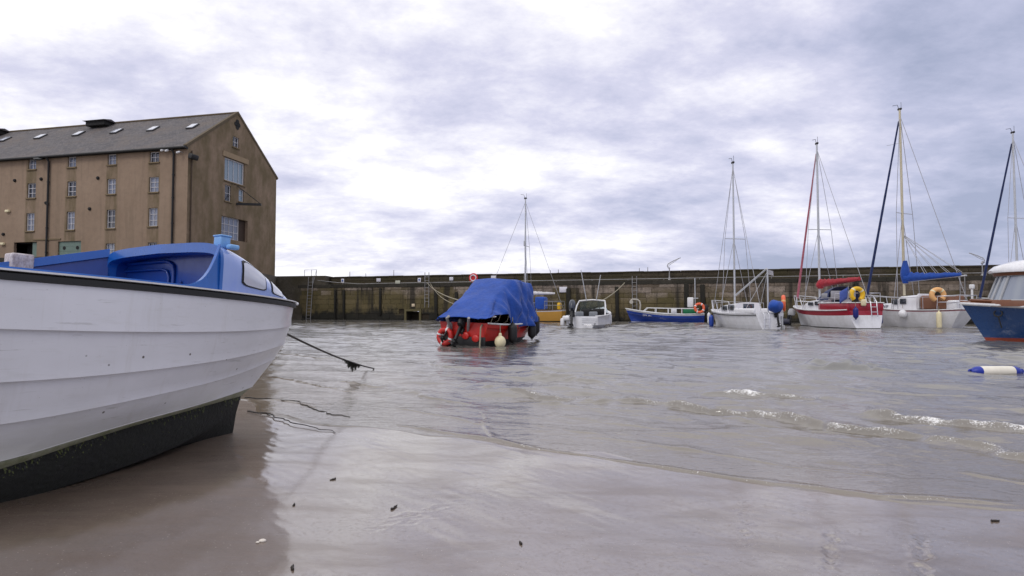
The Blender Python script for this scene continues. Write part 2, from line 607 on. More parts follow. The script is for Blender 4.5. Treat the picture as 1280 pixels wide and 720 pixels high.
# crest lines of the little breaking waves, read off the photo: (px, py, height) ; amp, width, foam
CRESTS = [
    ([(575, 482, 0), (640, 491, .6), (700, 499, .8), (760, 503, .7), (820, 506, .9), (880, 512, .9), (935, 518, 1.2), (985, 524, 1.1), (1040, 533, .9), (1100, 543, 1), (1180, 557, .9), (1280, 573, .8), (1420, 594, .5)], 0.058, 0.080, 0.75),
    ([(870, 491, 0), (915, 490, 1), (960, 494, 1.1), (1005, 498, 1), (1050, 496, 0)], 0.036, 0.07, 1.0),
    ([(1070, 517, 0), (1110, 521, 1), (1165, 529, 1), (1220, 536, 1.1), (1285, 543, 1.2), (1420, 553, .8)], 0.060, 0.085, 1.0),
    ([(995, 461, 0), (1035, 460, 1), (1070, 460, 1), (1125, 462, 0)], 0.11, 0.26, 0.0),
    ([(480, 531, 0), (530, 538, 1), (590, 547, 1), (690, 566, 1.2), (800, 583, 1), (930, 602, 1), (1090, 621, 1), (1300, 634, 1)], 0.013, 0.028, 0.40),
    ([(604, 505, 0), (606, 528, 1), (613, 550, 1), (645, 560, 0)], 0.010, 0.03, 0.5),
    ([(498, 487, 0), (535, 497, 1), (570, 503, 1), (606, 510, 0)], 0.020, 0.05, 0.15),
    ([(405, 476, 0), (440, 480, 1), (470, 483, 1), (500, 480, 0)], 0.030, 0.07, 0.1),
    ([(625, 463, 0), (680, 471, 1), (730, 475, 1), (775, 480, 0)], 0.034, 0.09, 0.3),
    ([(660, 505, 0), (690, 508, 1), (728, 507, 0)], 0.018, 0.05, 0.1),
    ([(1170, 585, 0), (1225, 595, 1), (1300, 609, 1), (1400, 622, 0)], 0.012, 0.04, 0.2),
    ([(820, 455, 0), (865, 463, 1), (930, 466, 0)], 0.03, 0.10, 0.2),
    ([(520, 452, 0), (560, 459, 1), (620, 463, 0)], 0.03, 0.10, 0.0),
    ([(300, 500, 0), (350, 500, 1), (390, 508, 1), (420, 520, 0)], 0.010, 0.03, 0.2),
    ([(430, 505, 0), (520, 516, 1), (600, 530, .6), (640, 536, 0)], 0.010, 0.035, 0.2),
    ([(730, 545, 0), (830, 560, 1), (940, 575, 1), (1060, 592, .8), (1180, 606, 0)], 0.008, 0.03, 0.35),
    ([(640, 528, 0), (720, 540, 1), (800, 552, 0)], 0.008, 0.03, 0.3),
    ([(340, 440, 0), (400, 448, 1), (470, 449, 0)], 0.02, 0.09, 0.0),
    ([(700, 440, 0), (780, 446, 1), (860, 446, 0)], 0.03, 0.12, 0.1),
    ([(1000, 485, 0), (1100, 492, 1), (1200, 497, 1), (1300, 497, 0)], 0.02, 0.09, 0.15),
    ([(880, 514, 0), (960, 528, 1), (1050, 541, 1), (1130, 556, 0)], 0.012, 0.04, 0.3),
    ([(700, 520, 0), (800, 535, .8), (900, 545, .6), (980, 553, 0)], 0.008, 0.03, 0.2),
    ([(330, 470, 0), (380, 478, 1), (430, 490, 1), (470, 492, 0)], 0.014, 0.05, 0.1),
]

NR, NA = 1250, 1750
rr = np.geomspace(2.3, 66, NR)
aa = np.linspace(R(-64), R(64), NA)
A_, R_ = np.meshgrid(aa, rr)
X, Y = R_ * np.sin(A_), R_ * np.cos(A_)
spac = R_ * max(aa[1] - aa[0], math.log(rr[1] / rr[0]))
sd = shore_sd(X, Y)
depth = np.clip(-sd, 0, 50)
shoal = sstep(0.0, 3.5, depth)
Z = np.full(X.shape, 0.004)
g = np.random.default_rng(3)
gust = 0.65 + 0.35 * np.sin(X * 0.35 + 1.3 * np.sin(Y * 0.21)) * np.sin(Y * 0.27 + 0.9 * np.sin(X * 0.17))
calm = 0.55 + 0.45 * sstep(-0.55, 0.35, X / Y)
for i in range(76):
    lam = 0.065 * (2.2 / 0.065) ** (i / 75.0)
    a = math.atan2(-0.90, -0.42) + g.normal() * (0.55 if lam < .35 else 0.33)
    k = 2 * PI / lam
    wgt = sstep(2.6, 5.0, lam / spac)
    slope = 0.025 + 0.017 * (lam > 0.22) * (lam < 1.6)
    amp = slope / k
    att = np.clip(depth / (0.35 + lam * 1.2), 0, 1) * (0.40 + 0.60 * shoal)
    ph = k * (math.cos(a) * X + math.sin(a) * Y) + g.random() * 6.28 + 0.5 * np.sin(0.9 * X + i) + 0.5 * np.sin(1.1 * Y + 2 * i)
    Z += amp * wgt * att * gust * calm * np.sin(ph)
foam = np.zeros(X.shape)
for pts, amp, wid, fo in CRESTS:
    P = [tuple(at_level(p[0], p[1])[:2]) for p in pts]
    hs = np.array([p[2] for p in pts])
    x0, x1 = min(p[0] for p in P) - 1, max(p[0] for p in P) + 1
    y0, y1 = min(p[1] for p in P) - 1, max(p[1] for p in P) + 1
    mk = (X > x0) & (X < x1) & (Y > y0) & (Y < y1)
    if not mk.any():
        continue
    xs, ys = X[mk], Y[mk]
    wob = rnd_sines(xs, ys, 7, 0.12, 0.7, wid * 0.35, 77)
    d, s, par = poly_dist(xs, ys, P)
    q = s * d + wob                       # + offshore (left of travel), - towards the beach
    hh = np.interp(par, np.arange(len(hs)), hs)
    ends = sstep(0, 0.35, par) * sstep(0, 0.35, len(hs) - 1 - par)
    hh = hh * ends * (1 + rnd_sines(xs, ys, 5, 0.15, 0.6, 0.12, 78))
    prof = np.where(q > 0, np.exp(-(q / (wid * 1.9)) ** 2), np.exp(-(q / (wid * 0.55)) ** 2))
    Z[mk] += amp * hh * prof
    if fo > 0:
        f = np.exp(-((q + wid * 0.1) / (wid * 0.75)) ** 2) * np.clip(hh, 0, 1.3) * fo
        patch = 0.62 + 0.30 * np.sin(par * 2.3 + amp * 90) * np.sin(par * 5.1)
        foam[mk] = np.maximum(foam[mk], f * np.clip(patch, 0.25, 1.0))
# thin froth along the very edge and broken spume behind it
foam = np.maximum(foam, np.exp(-((depth - 0.03) / 0.02) ** 2) * (sd < 0.02) * 0.30)
foam = np.maximum(foam, 0.16 * np.exp(-((depth - 0.6) / 0.9) ** 2))
Z -= 0.10 * sstep(0.0, 0.25, sd)          # dips into the sand inland of the edge
co = np.stack([X, Y, Z], -1).reshape(-1, 3).astype(np.float32)
idx = np.arange(NR * NA).reshape(NR, NA)
quad = np.stack([idx[:-1, :-1], idx[1:, :-1], idx[1:, 1:], idx[:-1, 1:]], -1).reshape(-1, 4)
keep = (sd.reshape(-1)[quad].min(axis=1) < 0.35)
quad = quad[keep][:, ::-1]

m = bpy.data.materials.new("harbour_water")
m.use_nodes = True
N = NT(m)
v = N.mapped()
at = N.n("ShaderNodeAttribute", attribute_name="foam")
dp = N.n("ShaderNodeAttribute", attribute_name="depth")
lace = N.noise(34, 5, 0.7, v, 0.8)
lace2 = N.noise(120, 4, 0.65, v, 0.5)
lc = N.ramp(N.math("ADD", N.math("MULTIPLY", lace, 0.5), N.math("MULTIPLY", lace2, 0.5)), [(0.36, 0.0), (0.64, 1.0)])
ff = N.math("ADD", N.math("MULTIPLY", at.outputs["Fac"], 0.95), N.math("SUBTRACT", lc, 1.08))
fmask = N.ramp(ff, [(0.0, 0.0), (0.22, 1.0)])
fcap = N.math("MULTIPLY", fmask, N.ramp(at.outputs["Fac"], [(0.03, 0.0), (0.25, 1.0)]))
mud = N.noise(0.35, 4, 0.5, v)
shallow = N.mix(N.ramp(mud, [(0.3, 0.0), (0.7, 1.0)]), (0.118, 0.094, 0.068), (0.155, 0.125, 0.096))
deep = N.mix(N.ramp(mud, [(0.3, 0.0), (0.7, 1.0)]), (0.105, 0.100, 0.092), (0.140, 0.132, 0.122))
body = N.mix(N.ramp(dp.outputs["Fac"], [(0.0, 0.0), (0.6, 1.0)]), shallow, deep)
N.l(N.mix(fcap, body, (0.80, 0.79, 0.78)), N.b.inputs["Base Color"])
N.l(N.math("ADD", N.math("MULTIPLY", fcap, 0.55), 0.06), N.b.inputs["Roughness"])
N.b.inputs["IOR"].default_value = 2.1
r1 = N.noise(8, 4, 0.55, N.mapped((0.5, 1.7, 1), rot=(0, 0, R(-24))), 0.3)
r2 = N.noise(30, 3, 0.55, N.mapped((0.6, 1.5, 1), rot=(0, 0, R(-30))), 0.3)
rip = N.math("ADD", r1, N.math("MULTIPLY", r2, 0.35))
bw = N.n("ShaderNodeBump")
bw.inputs["Distance"].default_value = 0.022
N.l(N.ramp(dp.outputs["Fac"], [(0.0, 0.22), (0.06, 0.34), (0.5, 0.36)]), bw.inputs["Strength"])
N.l(N.math("ADD", rip, N.math("MULTIPLY", fcap, 0.5)), bw.inputs["Height"])
N.l(bw.outputs[0], N.b.inputs["Normal"])
M_water = m
water = raw_mesh("water", co, quad, M_water)
for nm, arr in (("foam", foam), ("depth", np.clip(depth / 12.0, 0, 1))):
    at_ = water.data.attributes.new(nm, "FLOAT", "POINT")
    at_.data.foreach_set("value", arr.reshape(-1).astype(np.float32))
tag(water, kind="structure")

# ------------------------------------------------------------------ harbour wall
WO = Vector((-22.0, 52.3, 0))
WE = Vector((0.9592, -0.2825, 0)).normalized()
WN = Vector((-WE.y, WE.x, 0))           # away from the camera
WROT = math.atan2(WE.y, WE.x)


def wp(x, y, z):
    return WO + WE * x + WN * y + Vector((0, 0, z))


def wx(px, off=0.0):
    k = (px - 640) / FPX
    o = WO + WN * off
    return (k * o.y - o.x) / (WE.x - k * WE.y)


def wz(px, py, off=0.0):
    p = wp(wx(px, off), off, 0)
    return at_depth(px, py, p.y).z


def wall_material(name, c_lo, c_mid, c_hi, zones=True):
    m = bpy.data.materials.new(name)
    m.use_nodes = True
    N = NT(m)
    v = N.mapped()
    tone = N.n("ShaderNodeAttribute", attribute_name="tone").outputs["Fac"]
    sep = N.n("ShaderNodeSeparateXYZ")
    N.l(N.n("ShaderNodeTexCoord").outputs["Object"], sep.inputs[0])
    n1 = N.noise(0.45, 5, 0.6, v)
    n2 = N.noise(3.5, 6, 0.65, v)
    n3 = N.noise(14, 5, 0.6, v)
    stone = N.mix(tone, c_mid, c_hi)
    stone = N.mix(N.math("MULTIPLY", N.ramp(n2, [(0.40, 0.0), (0.65, 1.0)]), 0.55), stone, tuple(q * 0.45 for q in c_mid))
    if zones:
        zz = N.math("ADD", sep.outputs[2], N.math("MULTIPLY", N.math("SUBTRACT", n1, 0.5), 2.6))
        zz = N.math("ADD", zz, N.math("MULTIPLY", N.math("SUBTRACT", tone, 0.5), 0.5))
        zz = N.math("ADD", zz, N.math("MULTIPLY", N.ramp(N.math("MULTIPLY", sep.outputs[0], 0.0175), [(0.3, 0.0), (0.75, 1.0)]), 0.75))
        olive = N.mix(n2, (0.032, 0.027, 0.008), (0.135, 0.104, 0.036))
        olive = N.mix(N.math("MULTIPLY", tone, 0.5), olive, (0.19, 0.145, 0.075))
        c = N.mix(N.ramp(N.math("MULTIPLY", zz, 0.25), [(0.53, 0.0), (0.74, 1.0)]), olive, stone)
        # weed and slime near the tide line
        zl = N.math("ADD", sep.outputs[2], N.math("MULTIPLY", N.math("SUBTRACT", n1, 0.5), 2.4))
        zl = N.math("ADD", zl, N.math("MULTIPLY", N.math("SUBTRACT", n2, 0.5), 1.0))
        zl = N.math("ADD", zl, N.math("MULTIPLY", N.ramp(N.math("MULTIPLY", sep.outputs[0], 0.0175), [(0.12, 0.0), (0.55, 1.0)]), 0.45))
        c = N.mix(N.ramp(N.math("MULTIPLY", zl, 0.25), [(0.13, 1.0), (0.27, 0.0)]), c, (0.010, 0.009, 0.005))
        wet = N.noise(1.1, 5, 0.6, N.mapped((1.2, 1, 0.12)))
        c = N.mix(N.math("MULTIPLY", N.ramp(wet, [(0.50, 0.0), (0.62, 1.0)]), 0.85), c, (0.014, 0.011, 0.007))
    else:
        c = N.mix(N.ramp(n1, [(0.4, 0.0), (0.6, 1.0)]), stone, c_lo)
    c = N.mix(N.math("MULTIPLY", N.ramp(n3, [(0.5, 0.0), (0.7, 1.0)]), 0.35), c, (0.02, 0.018, 0.012))
    N.l(c, N.b.inputs["Base Color"])
    N.b.inputs["Roughness"].default_value = 0.85
    N.l(N.bump(N.math("ADD", n2, N.math("MULTIPLY", n3, 0.5)), 0.7, 0.06), N.b.inputs["Normal"])
    return m


M_stone = wall_material("wall_stone", (0.06, 0.05, 0.02), (0.140, 0.106, 0.074), (0.300, 0.245, 0.200))
M_parapet = wall_material("parapet_stone", (0.045, 0.036, 0.012), (0.046, 0.034, 0.020), (0.085, 0.066, 0.042), False)
M_coping_shade = wall_material("shaded_coping_stone", (0.02, 0.018, 0.010), (0.022, 0.018, 0.012), (0.050, 0.042, 0.030), False)  # shade of the band below the rail is put into this stone colour
M_joint = paint("wall_joint", (46, 38, 26), 0.95, grime=0.5)
M_timber = paint("tarred_timber", (12, 10, 7), 0.85, grime=0.6, grime_col=(0.03, 0.026, 0.010), bump=0.6, bscale=8)


def blocks(name, mat, parent, x0, x1, courses, y, dep, bl, skip=None, seed=1, jut=0.035):
    g = random.Random(seed)
    V, F, T = [], [], []
    z = courses[0]
    for ci, hgt in enumerate(courses[1:]):
        x = x0 - g.random() * bl
        while x < x1:
            ln = bl * (0.55 + g.random() * 0.95)
            a, b = max(x, x0), min(x + ln, x1)
            x += ln
            if b - a < 0.08 or (skip and skip(a, b, z, z + hgt)):
                continue
            j = g.random() * jut
            e, jt = 0.018, 0.004
            t = g.random()
            o = len(V)
            a += jt; b -= jt
            zb, zt = z + jt, z + hgt - jt
            V += [(a, y + dep, zb), (b, y + dep, zb), (b, y + dep, zt), (a, y + dep, zt)]
            V += [(a, y - j, zb), (b, y - j, zb), (b, y - j, zt), (a, y - j, zt)]
            dx = [g.uniform(-.012, .012) for _ in range(8)]
            V += [(a + e, y - j - 0.02, zb + e + dx[0]), (b - e, y - j - 0.02 + dx[1] * .5, zb + e), (b - e, y - j - 0.02, zt - e + dx[2]), (a + e, y - j - 0.02 + dx[3] * .5, zt - e)]
            T += [t] * 12
            for k in range(4):
                n = (k + 1) % 4
                F.append((o + k, o + n, o + 4 + n, o + 4 + k))
                F.append((o + 4 + k, o + 4 + n, o + 8 + n, o + 8 + k))
            F.append((o + 8, o + 9, o + 10, o + 11))
        z += hgt
    me = bpy.data.meshes.new(name)
    me.from_pydata(V, [], F)
    me.materials.append(mat)
    at = me.attributes.new("tone", "FLOAT", "POINT")
    at.data.foreach_set("value", T)
    o = bpy.data.objects.new(name, me)
    COL.objects.link(o)
    o.parent = parent
    return o


WL = thing("harbour_wall", "long old stone harbour wall with dark weed along its foot", "wall", WO, WROT)
DR0, DR1, DRT = wx(508.5), wx(524.5), wz(516, 389)
drain = lambda a, b, z0, z1: b > DR0 and a < DR1 and z0 < DRT
blocks("stone_facing", M_stone, WL, -3, 84, [-1.3, .45, .5, .42, .48, .4, .45, .42, .38, .42, .44], 0.0, 0.3, 1.25, drain, 3)
core = MB()
core.box(((-3 + DR0) / 2, 0.66, 0.86), (DR0 + 3, 1.2, 4.3))
core.box(((84 + DR1) / 2, 0.66, 0.86), (84 - DR1, 1.2, 4.3))
core.box(((DR0 + DR1) / 2, 0.66, (3.0 + DRT) / 2 + 0.02), (DR1 - DR0 - 0.01, 1.2, 3.0 - DRT))
core.box(((DR0 + DR1) / 2, 1.1, DRT / 2 - 0.6), (DR1 - DR0 + 0.1, 0.3, DRT + 1.1))
core.build("wall_core", M_joint, WL, 0)
ds = MB()
for q in (DR0 - 0.09, DR1 + 0.09):
    ds.box((q, -0.03, DRT / 2 - .3), (0.17, 0.16, DRT + .6))
ds.box(((DR0 + DR1) / 2, -0.03, DRT + 0.09), (DR1 - DR0 + 0.36, 0.18, 0.18))
ds.build("culvert_surround", paint("culvert_stone", (96, 88, 58), 0.85, grime=0.6, bump=0.4), WL, 30)
blocks("coping", M_coping_shade, WL, -3, 84, [2.86, .32], -0.05, 0.5, 1.6, None, 8, 0.02)
wk = MB()
wk.box((40.5, 1.75, 2.9), (87, 3.4, 0.5))
wk.build("walkway", M_coping_shade, WL, 0)
blocks("parapet_wall", M_parapet, WL, -3, 84, [3.16, .36, .34], 1.3, 0.4, 1.9, None, 12, 0.03)
pc = MB()
pc.box((40.5, 2.05, 3.5), (87, 1.1, 0.68))
for i in range(62):
    a = -3 + i * 1.4
    pc.box((a + 0.69, 1.95, 3.90 + 0.012 * math.sin(i * 2.1)), (1.385, 1.5, 0.10))
pc.build("parapet_cap", M_parapet, WL, 0)
# timber fender posts
for px, zt, zb, wd in ((420, 2.7, .7, .22), (431, 2.7, .5, .26), (476, 2.8, 1.2, .26), (546, 2.6, .3, .34), (571, 2.4, 0, .3), (711, 2.6, .2, .42), (772, 2.7, .1, .34), (858, 2.9, .2, .42), (879, 2.8, .1, .42), (1070, 2.8, .2, .3), (1172, 2.3, .5, .26)):
    f = MB()
    f.rbox((0, 0.03, (zt + zb - .8) / 2), (wd * .8, 0.18, zt - zb + .8), 0.05)
    f.build("fender_post", M_timber, WL, 30, loc=(wx(px), -0.15, 0), rot=(0, R(random.uniform(-1.5, 1.5)), 0))

# handrail along the edge, dropping from the left
hr = thing("handrail", "thin pale handrail pipe running along the harbour wall edge", "handrail", wp(0, 0, 0), WROT)
path = [(wx(376), .12, 3.75), (wx(392), .12, 3.62), (wx(420), .12, 3.35), (wx(450), .12, 3.20)] + [(wx(q), .12, 3.22 + 0.00018 * (q - 450)) for q in range(470, 1281, 30)] + [(80, .12, 3.4)]
b = MB()
b.tube(path, 0.028, 6)
b.build("rail", M_gal, hr)
for q in list(range(470, 1280, 45)):
    b = MB()
    b.tube([(wx(q), .12, 2.86 + .3), (wx(q), .12, 3.22 + 0.00018 * (q - 450))], 0.024, 6)
    b.build("post", M_gal, hr)


def ladder(px0, px1, zb, zt, label, hoop=None, lean=0.0, off=-0.14):
    x0, x1 = wx(px0, off), wx(px1, off)
    t = thing("harbour_ladder", label, "ladder", wp((x0 + x1) / 2, off, zb), WROT, "steel ladders on the harbour wall")
    hw = (x1 - x0) / 2
    for s in (-1, 1):
        b = MB()
        b.tube([(s * hw - lean, 0, -0.5), (s * hw, 0, zt - zb)], 0.03, 6)
        b.build("stringer", M_gal, t)
    n = int((zt - zb) / 0.3)
    for i in range(n):
        b = MB()
        b.tube([(-hw - lean * (1 - i / n), 0, i * 0.3), (hw - lean * (1 - i / n), 0, i * 0.3)], 0.016, 5)
        b.build("rung", M_gal, t)
    if hoop:
        b = MB()
        h0, h1, ht = wx(hoop[0], off) - (x0 + x1) / 2, wx(hoop[1], off) - (x0 + x1) / 2, hoop[2] - zb
        b.tube([(h0, .5, 3.2 - zb), (h0, .5, ht), (h1, .5, ht), (h1, .5, 3.2 - zb)], 0.026, 6)
        b.tube([((h0 + h1) / 2 + .1, .5, ht), ((h0 + h1) / 2 + .1, .5, 3.2 - zb)], 0.02, 6)
        b.tube([(h1, .5, ht - .02), (hw, 0, 3.3 - zb)], 0.02, 6)
        b.build("hoop", M_gal, t)
    return t


ladder(385.5, 391, 0.1, 3.9, "rusty steel ladder with a tall square hoop standing above the wall", (376, 391, wz(383, 337)), 0.25)
ladder(531, 536, 1.6, 4.1, "pair of grey ladder rails on the wall between drain and red boat")
ladder(790.5, 796, 1.2, 3.5, "grey ladder on the wall above the bow of the blue open boat")
ladder(1200.5, 1206.5, 0.9, wz(1203, 343), "tall grey ladder on the wall beside the blue motor cruiser", None, 0.0, -0.2)

# the small signs on the parapet
M_signw = paint("sign_white", (214, 212, 220), 0.5, grime=0.25)
M_signr = paint("sign_red", (196, 30, 36), 0.5, grime=0.2)
M_signb = paint("sign_blue", (60, 92, 150), 0.5, grime=0.2)


def sign(px, py, w_, h_, label, mats=None, off=1.22, post=True, mark=None):
    z = wz(px, py, off)
    t = thing("sign", label, "sign", wp(wx(px, off), off, z), WROT, "small signs along the harbour wall")
    b = MB()
    b.rbox((0, 0, 0), (w_, 0.03, h_), 0.012)
    b.build("panel", mats or M_signw, t)
    if mark == "dot":
        b = MB()
        b.lathe([(0, 0), (w_ * 0.3, 0), (w_ * 0.3, 0.012), (0, 0.012)], (0, -0.016, 0.02), (0, -1, 0), 14)
        b.build("emblem", M_signb, t)
    if post and z - h_ / 2 > 3.22:
        b = MB()
        b.tube([(0, 0.03, -h_ / 2 + .05), (0, 0.03, 3.16 - z)], 0.02, 6)
        b.build("post", M_gal, t)
    return t


sign(428, 351, .30, .36, "small white sign with a blue spot near the left end of wall", None, 0.3, True, "dot")
sign(473, 350, .42, .30, "white twin sign on the parapet left of the pale square one")
sign(497, 353.5, .46, .40, "pale grey square notice on the handrail, third sign from left", paint("sign_pale", (176, 176, 160), 0.6, grime=0.4), 0.05)
sign(524, 350, .30, .36, "small white sign with a blue spot beside the grey ladder rails", None, 0.3, True, "dot")
sign(564, 348.5, .36, .30, "plain white sign left of the red lifebuoy holder")
sign(617, 347, .46, .33, "wider white sign above the blue boat tarpaulin")
sign(704, 362, .62, .44, "white notice low on the wall face above the white speedboat", None, -0.08, False)
sign(516.5, 381.5, .28, .24, "small pale plate above the dark drain opening", paint("sign_cream", (206, 188, 160), 0.6, grime=0.3), -0.08, False)

lb = thing("lifebuoy_holder", "red lifebuoy housing with white ring on the parapet", "lifebuoy holder", wp(wx(592, 1.2), 1.2, wz(592, 347.5, 1.2)), WROT)
b = MB()
b.lathe([(0, 0), (.40, 0), (.42, .05), (.40, .10), (0, .10)], (0, 0, 0), (0, -1, 0), 22)
b.build("backing", M_signr, lb)
b = MB()
b.torus((0, -0.13, 0), 0.25, 0.05, (0, 1, 0), 22, 8)
b.build("ring", M_signw, lb)
b = MB()
b.box((0, 0, -0.28), (0.1, 0.06, 0.3))
b.build("bracket", M_gal, lb)

# thin poles above the parapet
for px, h_, lab in ((437, .55, "thin iron post above the wall, leftmost of three"), (457, .35, "short thin iron post above the wall, middle of three"), (492, .6, "thin iron post above the pale square notice"), (688, .3, "short iron post on wall above the tan yacht, left of a pair"), (698, .36, "short iron post on wall above the tan yacht, right of a pair"), (799.5, .35, "iron post with foot on wall left of the davit, far one"), (810, .4, "iron post with flared foot on wall close to the davit")):
    t = thing("iron_post", lab, "post", wp(wx(px, 1.9), 1.9, 3.9), WROT, "iron posts on top of the harbour wall")
    b = MB()
    b.lathe([(.07, 0), (.07, .04), (.03, .06), (.025, h_), (0, h_ + .01)], n=8)
    b.build("shaft", M_gal, t, 30)

# davits
def davit(px, py_top, label, rotz, s=1.0):
    t = thing("davit", label, "davit crane", wp(wx(px, .7), .7, 3.16), WROT + rotz, "davit cranes on the harbour wall")
    H = 2.25
    t.scale = (s,) * 3
    b = MB()
    b.lathe([(.30, 0), (.26, .06), (.14, .35), (.09, .6), (.075, 1.0), (.07, H - .45)], n=12)
    b.build("column", M_gal, t, 40)
    b = MB()
    b.rbox((0, 0, H - .33), (.2, .3, .3), .03)
    b.lathe([(.15, -.14), (.15, .14)], (-.12, 0, H - .22), (0, 1, 0), 14)
    b.build("winch_drum", M_steel, t, 40)
    b = MB()
    b.tube([(-.15, 0, H - .35), (-.3, 0, H + .02), (-.18, 0, H + .32), (.5, 0, H + .72), (1.35, 0, H + 1.12), (1.62, 0, H + 1.22)], [.06, .06, .055, .05, .045, .035], 8)
    b.tube([(-.1, 0, H + .06), (.5, 0, H + .44), (1.3, 0, H + 1.0), (1.6, 0, H + 1.2)], .03, 6)
    for i in range(7):
        f = i / 6
        b.tube([(-.1 + 1.35 * f, 0, H + .08 + .88 * f), (.02 + 1.4 * f, 0, H + .42 + .72 * f)], .018, 5)
    b.build("jib", M_gal, t, 40)
    b = MB()
    b.lathe([(.09, -.04), (.09, .04)], (1.62, 0, H + 1.2), (0, 1, 0), 12)
    b.build("sheave", M_steel, t, 40)
    return t


davit(837, 320, "grey davit crane with sloping lattice jib above the blue open boat", 0.1, 0.50)
davit(1229, 303, "grey davit crane seen end on behind the motor cruiser", 2.15, 0.47)

# mooring lines made fast to the wall
def rope(name, label, pts, r, mat, sag=0.0, group=None, n=14, cat="rope"):
    b = MB()
    P = []
    for i in range(len(pts) - 1):
        a, c = Vector(pts[i]), Vector(pts[i + 1])
        for k in range(n):
            t = k / n
            P.append(a.lerp(c, t) - Vector((0, 0, sag * 4 * t * (1 - t))))
    P.append(Vector(pts[-1]))
    b.tube(P, r, 7)
    o = b.build(name, mat)
    return tag(o, label, cat, group)


rg = "mooring lines between wall and boats"
rope("mooring_line", "pale mooring line from grey ladder rails down to red boat, upper one", [wp(wx(534), 0, 3.2), at_depth(590, 379, 17.4)], .022, M_rope, .25, rg)
rope("mooring_line", "second pale mooring line just under the first behind the tarpaulin", [wp(wx(538), 0, 3.15), at_depth(591, 384, 17.4)], .018, M_rope, .45, rg)
rope("mooring_line", "mooring line sloping left from wall bracket to the white speedboat", [wp(wx(781), -.05, 3.0), at_depth(754, 375, 32)], .03, M_rope, .1, rg)

# ------------------------------------------------------------------ quay
M_quay = wall_material("quay_stone", (0.05, 0.04, 0.02), (0.10, 0.085, 0.065), (0.16, 0.14, 0.12), False)
qp = [(-21.9, 52.0), (-19.5, 36.5), (-75, 48.4), (-75, 95), (-16, 95), (-17, 51)]
b = MB()
n = len(qp)
b.add([(x, y, -1.4) for x, y in qp] + [(x, y, 4.0) for x, y in qp], [tuple(range(n - 1, -1, -1)), tuple(range(n, 2 * n))] + [(i, (i + 1) % n, n + (i + 1) % n, n + i) for i in range(n)])
q = b.build("quay_deck", M_quay, None, 0)
# make the prism's faces point outwards whatever the winding
import bmesh
bm = bmesh.new(); bm.from_mesh(q.data); bmesh.ops.recalc_face_normals(bm, faces=bm.faces); bm.to_mesh(q.data); bm.free()
tag(q, kind="structure")
lw = MB()
d = (Vector((-75, 48.4, 0)) - Vector((-19.5, 36.5, 0))).normalized()
for i in range(28):
    p = Vector((-21.5, 36.9 + .5, 0)) + d * (i * 1.9 + .95)
    lw.rbox((p.x, p.y, 4.0 + .36 + .02 * math.sin(i * 3)), (1.88, .5, .74 + .04 * math.sin(i * 3)), .05, (0, 0, math.atan2(d.y, d.x)))
o = lw.build("quay_wall", M_coping_shade, None, 30)
tag(o, "low dark stone wall along the quay edge below the warehouse", "wall")

# ------------------------------------------------------------------ warehouse
BA = Vector((-25.1, 43.0, 4.0))
BX = Vector((0.978, -0.2103, 0)).normalized()
BY = Vector((0.2103, 0.978, 0)).normalized()
BROT = math.atan2(BX.y, BX.x)


def on_plane(px, py, n):
    r = ray(px, py)
    c = Vector((0, 0, CAM_H))
    t = (BA - c).dot(n) / r.dot(n)
    p = c + r * t - BA
    return p.dot(BX), p.dot(BY), p.z


K = 3.2737
def cf(cx, cy):          # crop coordinates of the measuring view -> facade
    q = on_plane(cx / K, 120 + cy / K, BY)
    return q[0], q[2]
def cg(cx, cy):          # -> gable
    q = on_plane(cx / K, 120 + cy / K, BX)
    return q[1], q[2]


EAVE = cf(758, 205)[1]
GW = cg(1131, 340)[0]
APEX = cg(970, 72)[1]
FL = -40.0
slope_r = (APEX - EAVE) / (GW / 2)


def harl(name, bands):
    m = bpy.data.materials.new(name)
    m.use_nodes = True
    N = NT(m)
    v = N.mapped()
    n1 = N.noise(0.35, 5, 0.6, v)
    n2 = N.noise(2.5, 6, 0.65, v)
    n3 = N.noise(26, 4, 0.7, v)
    drip = N.noise(1.3, 5, 0.6, N.mapped((1.4, 1.4, 0.10)))
    c = N.mix(N.ramp(n1, [(0.35, 0.0), (0.65, 1.0)]), (0.262, 0.186, 0.128), (0.312, 0.226, 0.160))
    c = N.mix(N.math("MULTIPLY", N.ramp(n2, [(0.45, 0.0), (0.7, 1.0)]), 0.30), c, (0.160, 0.116, 0.082))
    c = N.mix(N.math("MULTIPLY", N.ramp(drip, [(0.52, 0.0), (0.72, 1.0)]), 0.45), c, (0.145, 0.108, 0.070))
    if bands:
        sep = N.n("ShaderNodeSeparateXYZ")
        N.l(N.n("ShaderNodeTexCoord").outputs["Object"], sep.inputs[0])
        tot = None
        for xc, hw in bands:
            f = N.ramp(N.math("DIVIDE", N.math("ABSOLUTE", N.math("SUBTRACT", sep.outputs[0], xc)), hw), [(0.75, 1.0), (1.0, 0.0)])
            tot = f if tot is None else N.math("MAXIMUM", tot, f)
        f = N.math("MULTIPLY", tot, N.ramp(N.noise(0.9, 5, 0.65, N.mapped((1.5, 1, 0.5))), [(0.36, 0.15), (0.62, 0.85)]))
        c = N.mix(f, c, (0.118, 0.090, 0.042))
    c = N.mix(N.math("MULTIPLY", N.ramp(n3, [(0.4, 1.0), (0.55, 0.0)]), 0.18), c, (0.16, 0.11, 0.075))
    N.l(c, N.b.inputs["Base Color"])
    N.b.inputs["Roughness"].default_value = 0.92
    N.l(N.bump(N.math("ADD", n3, N.math("MULTIPLY", n2, 0.8)), 0.5, 0.03), N.b.inputs["Normal"])
    return m


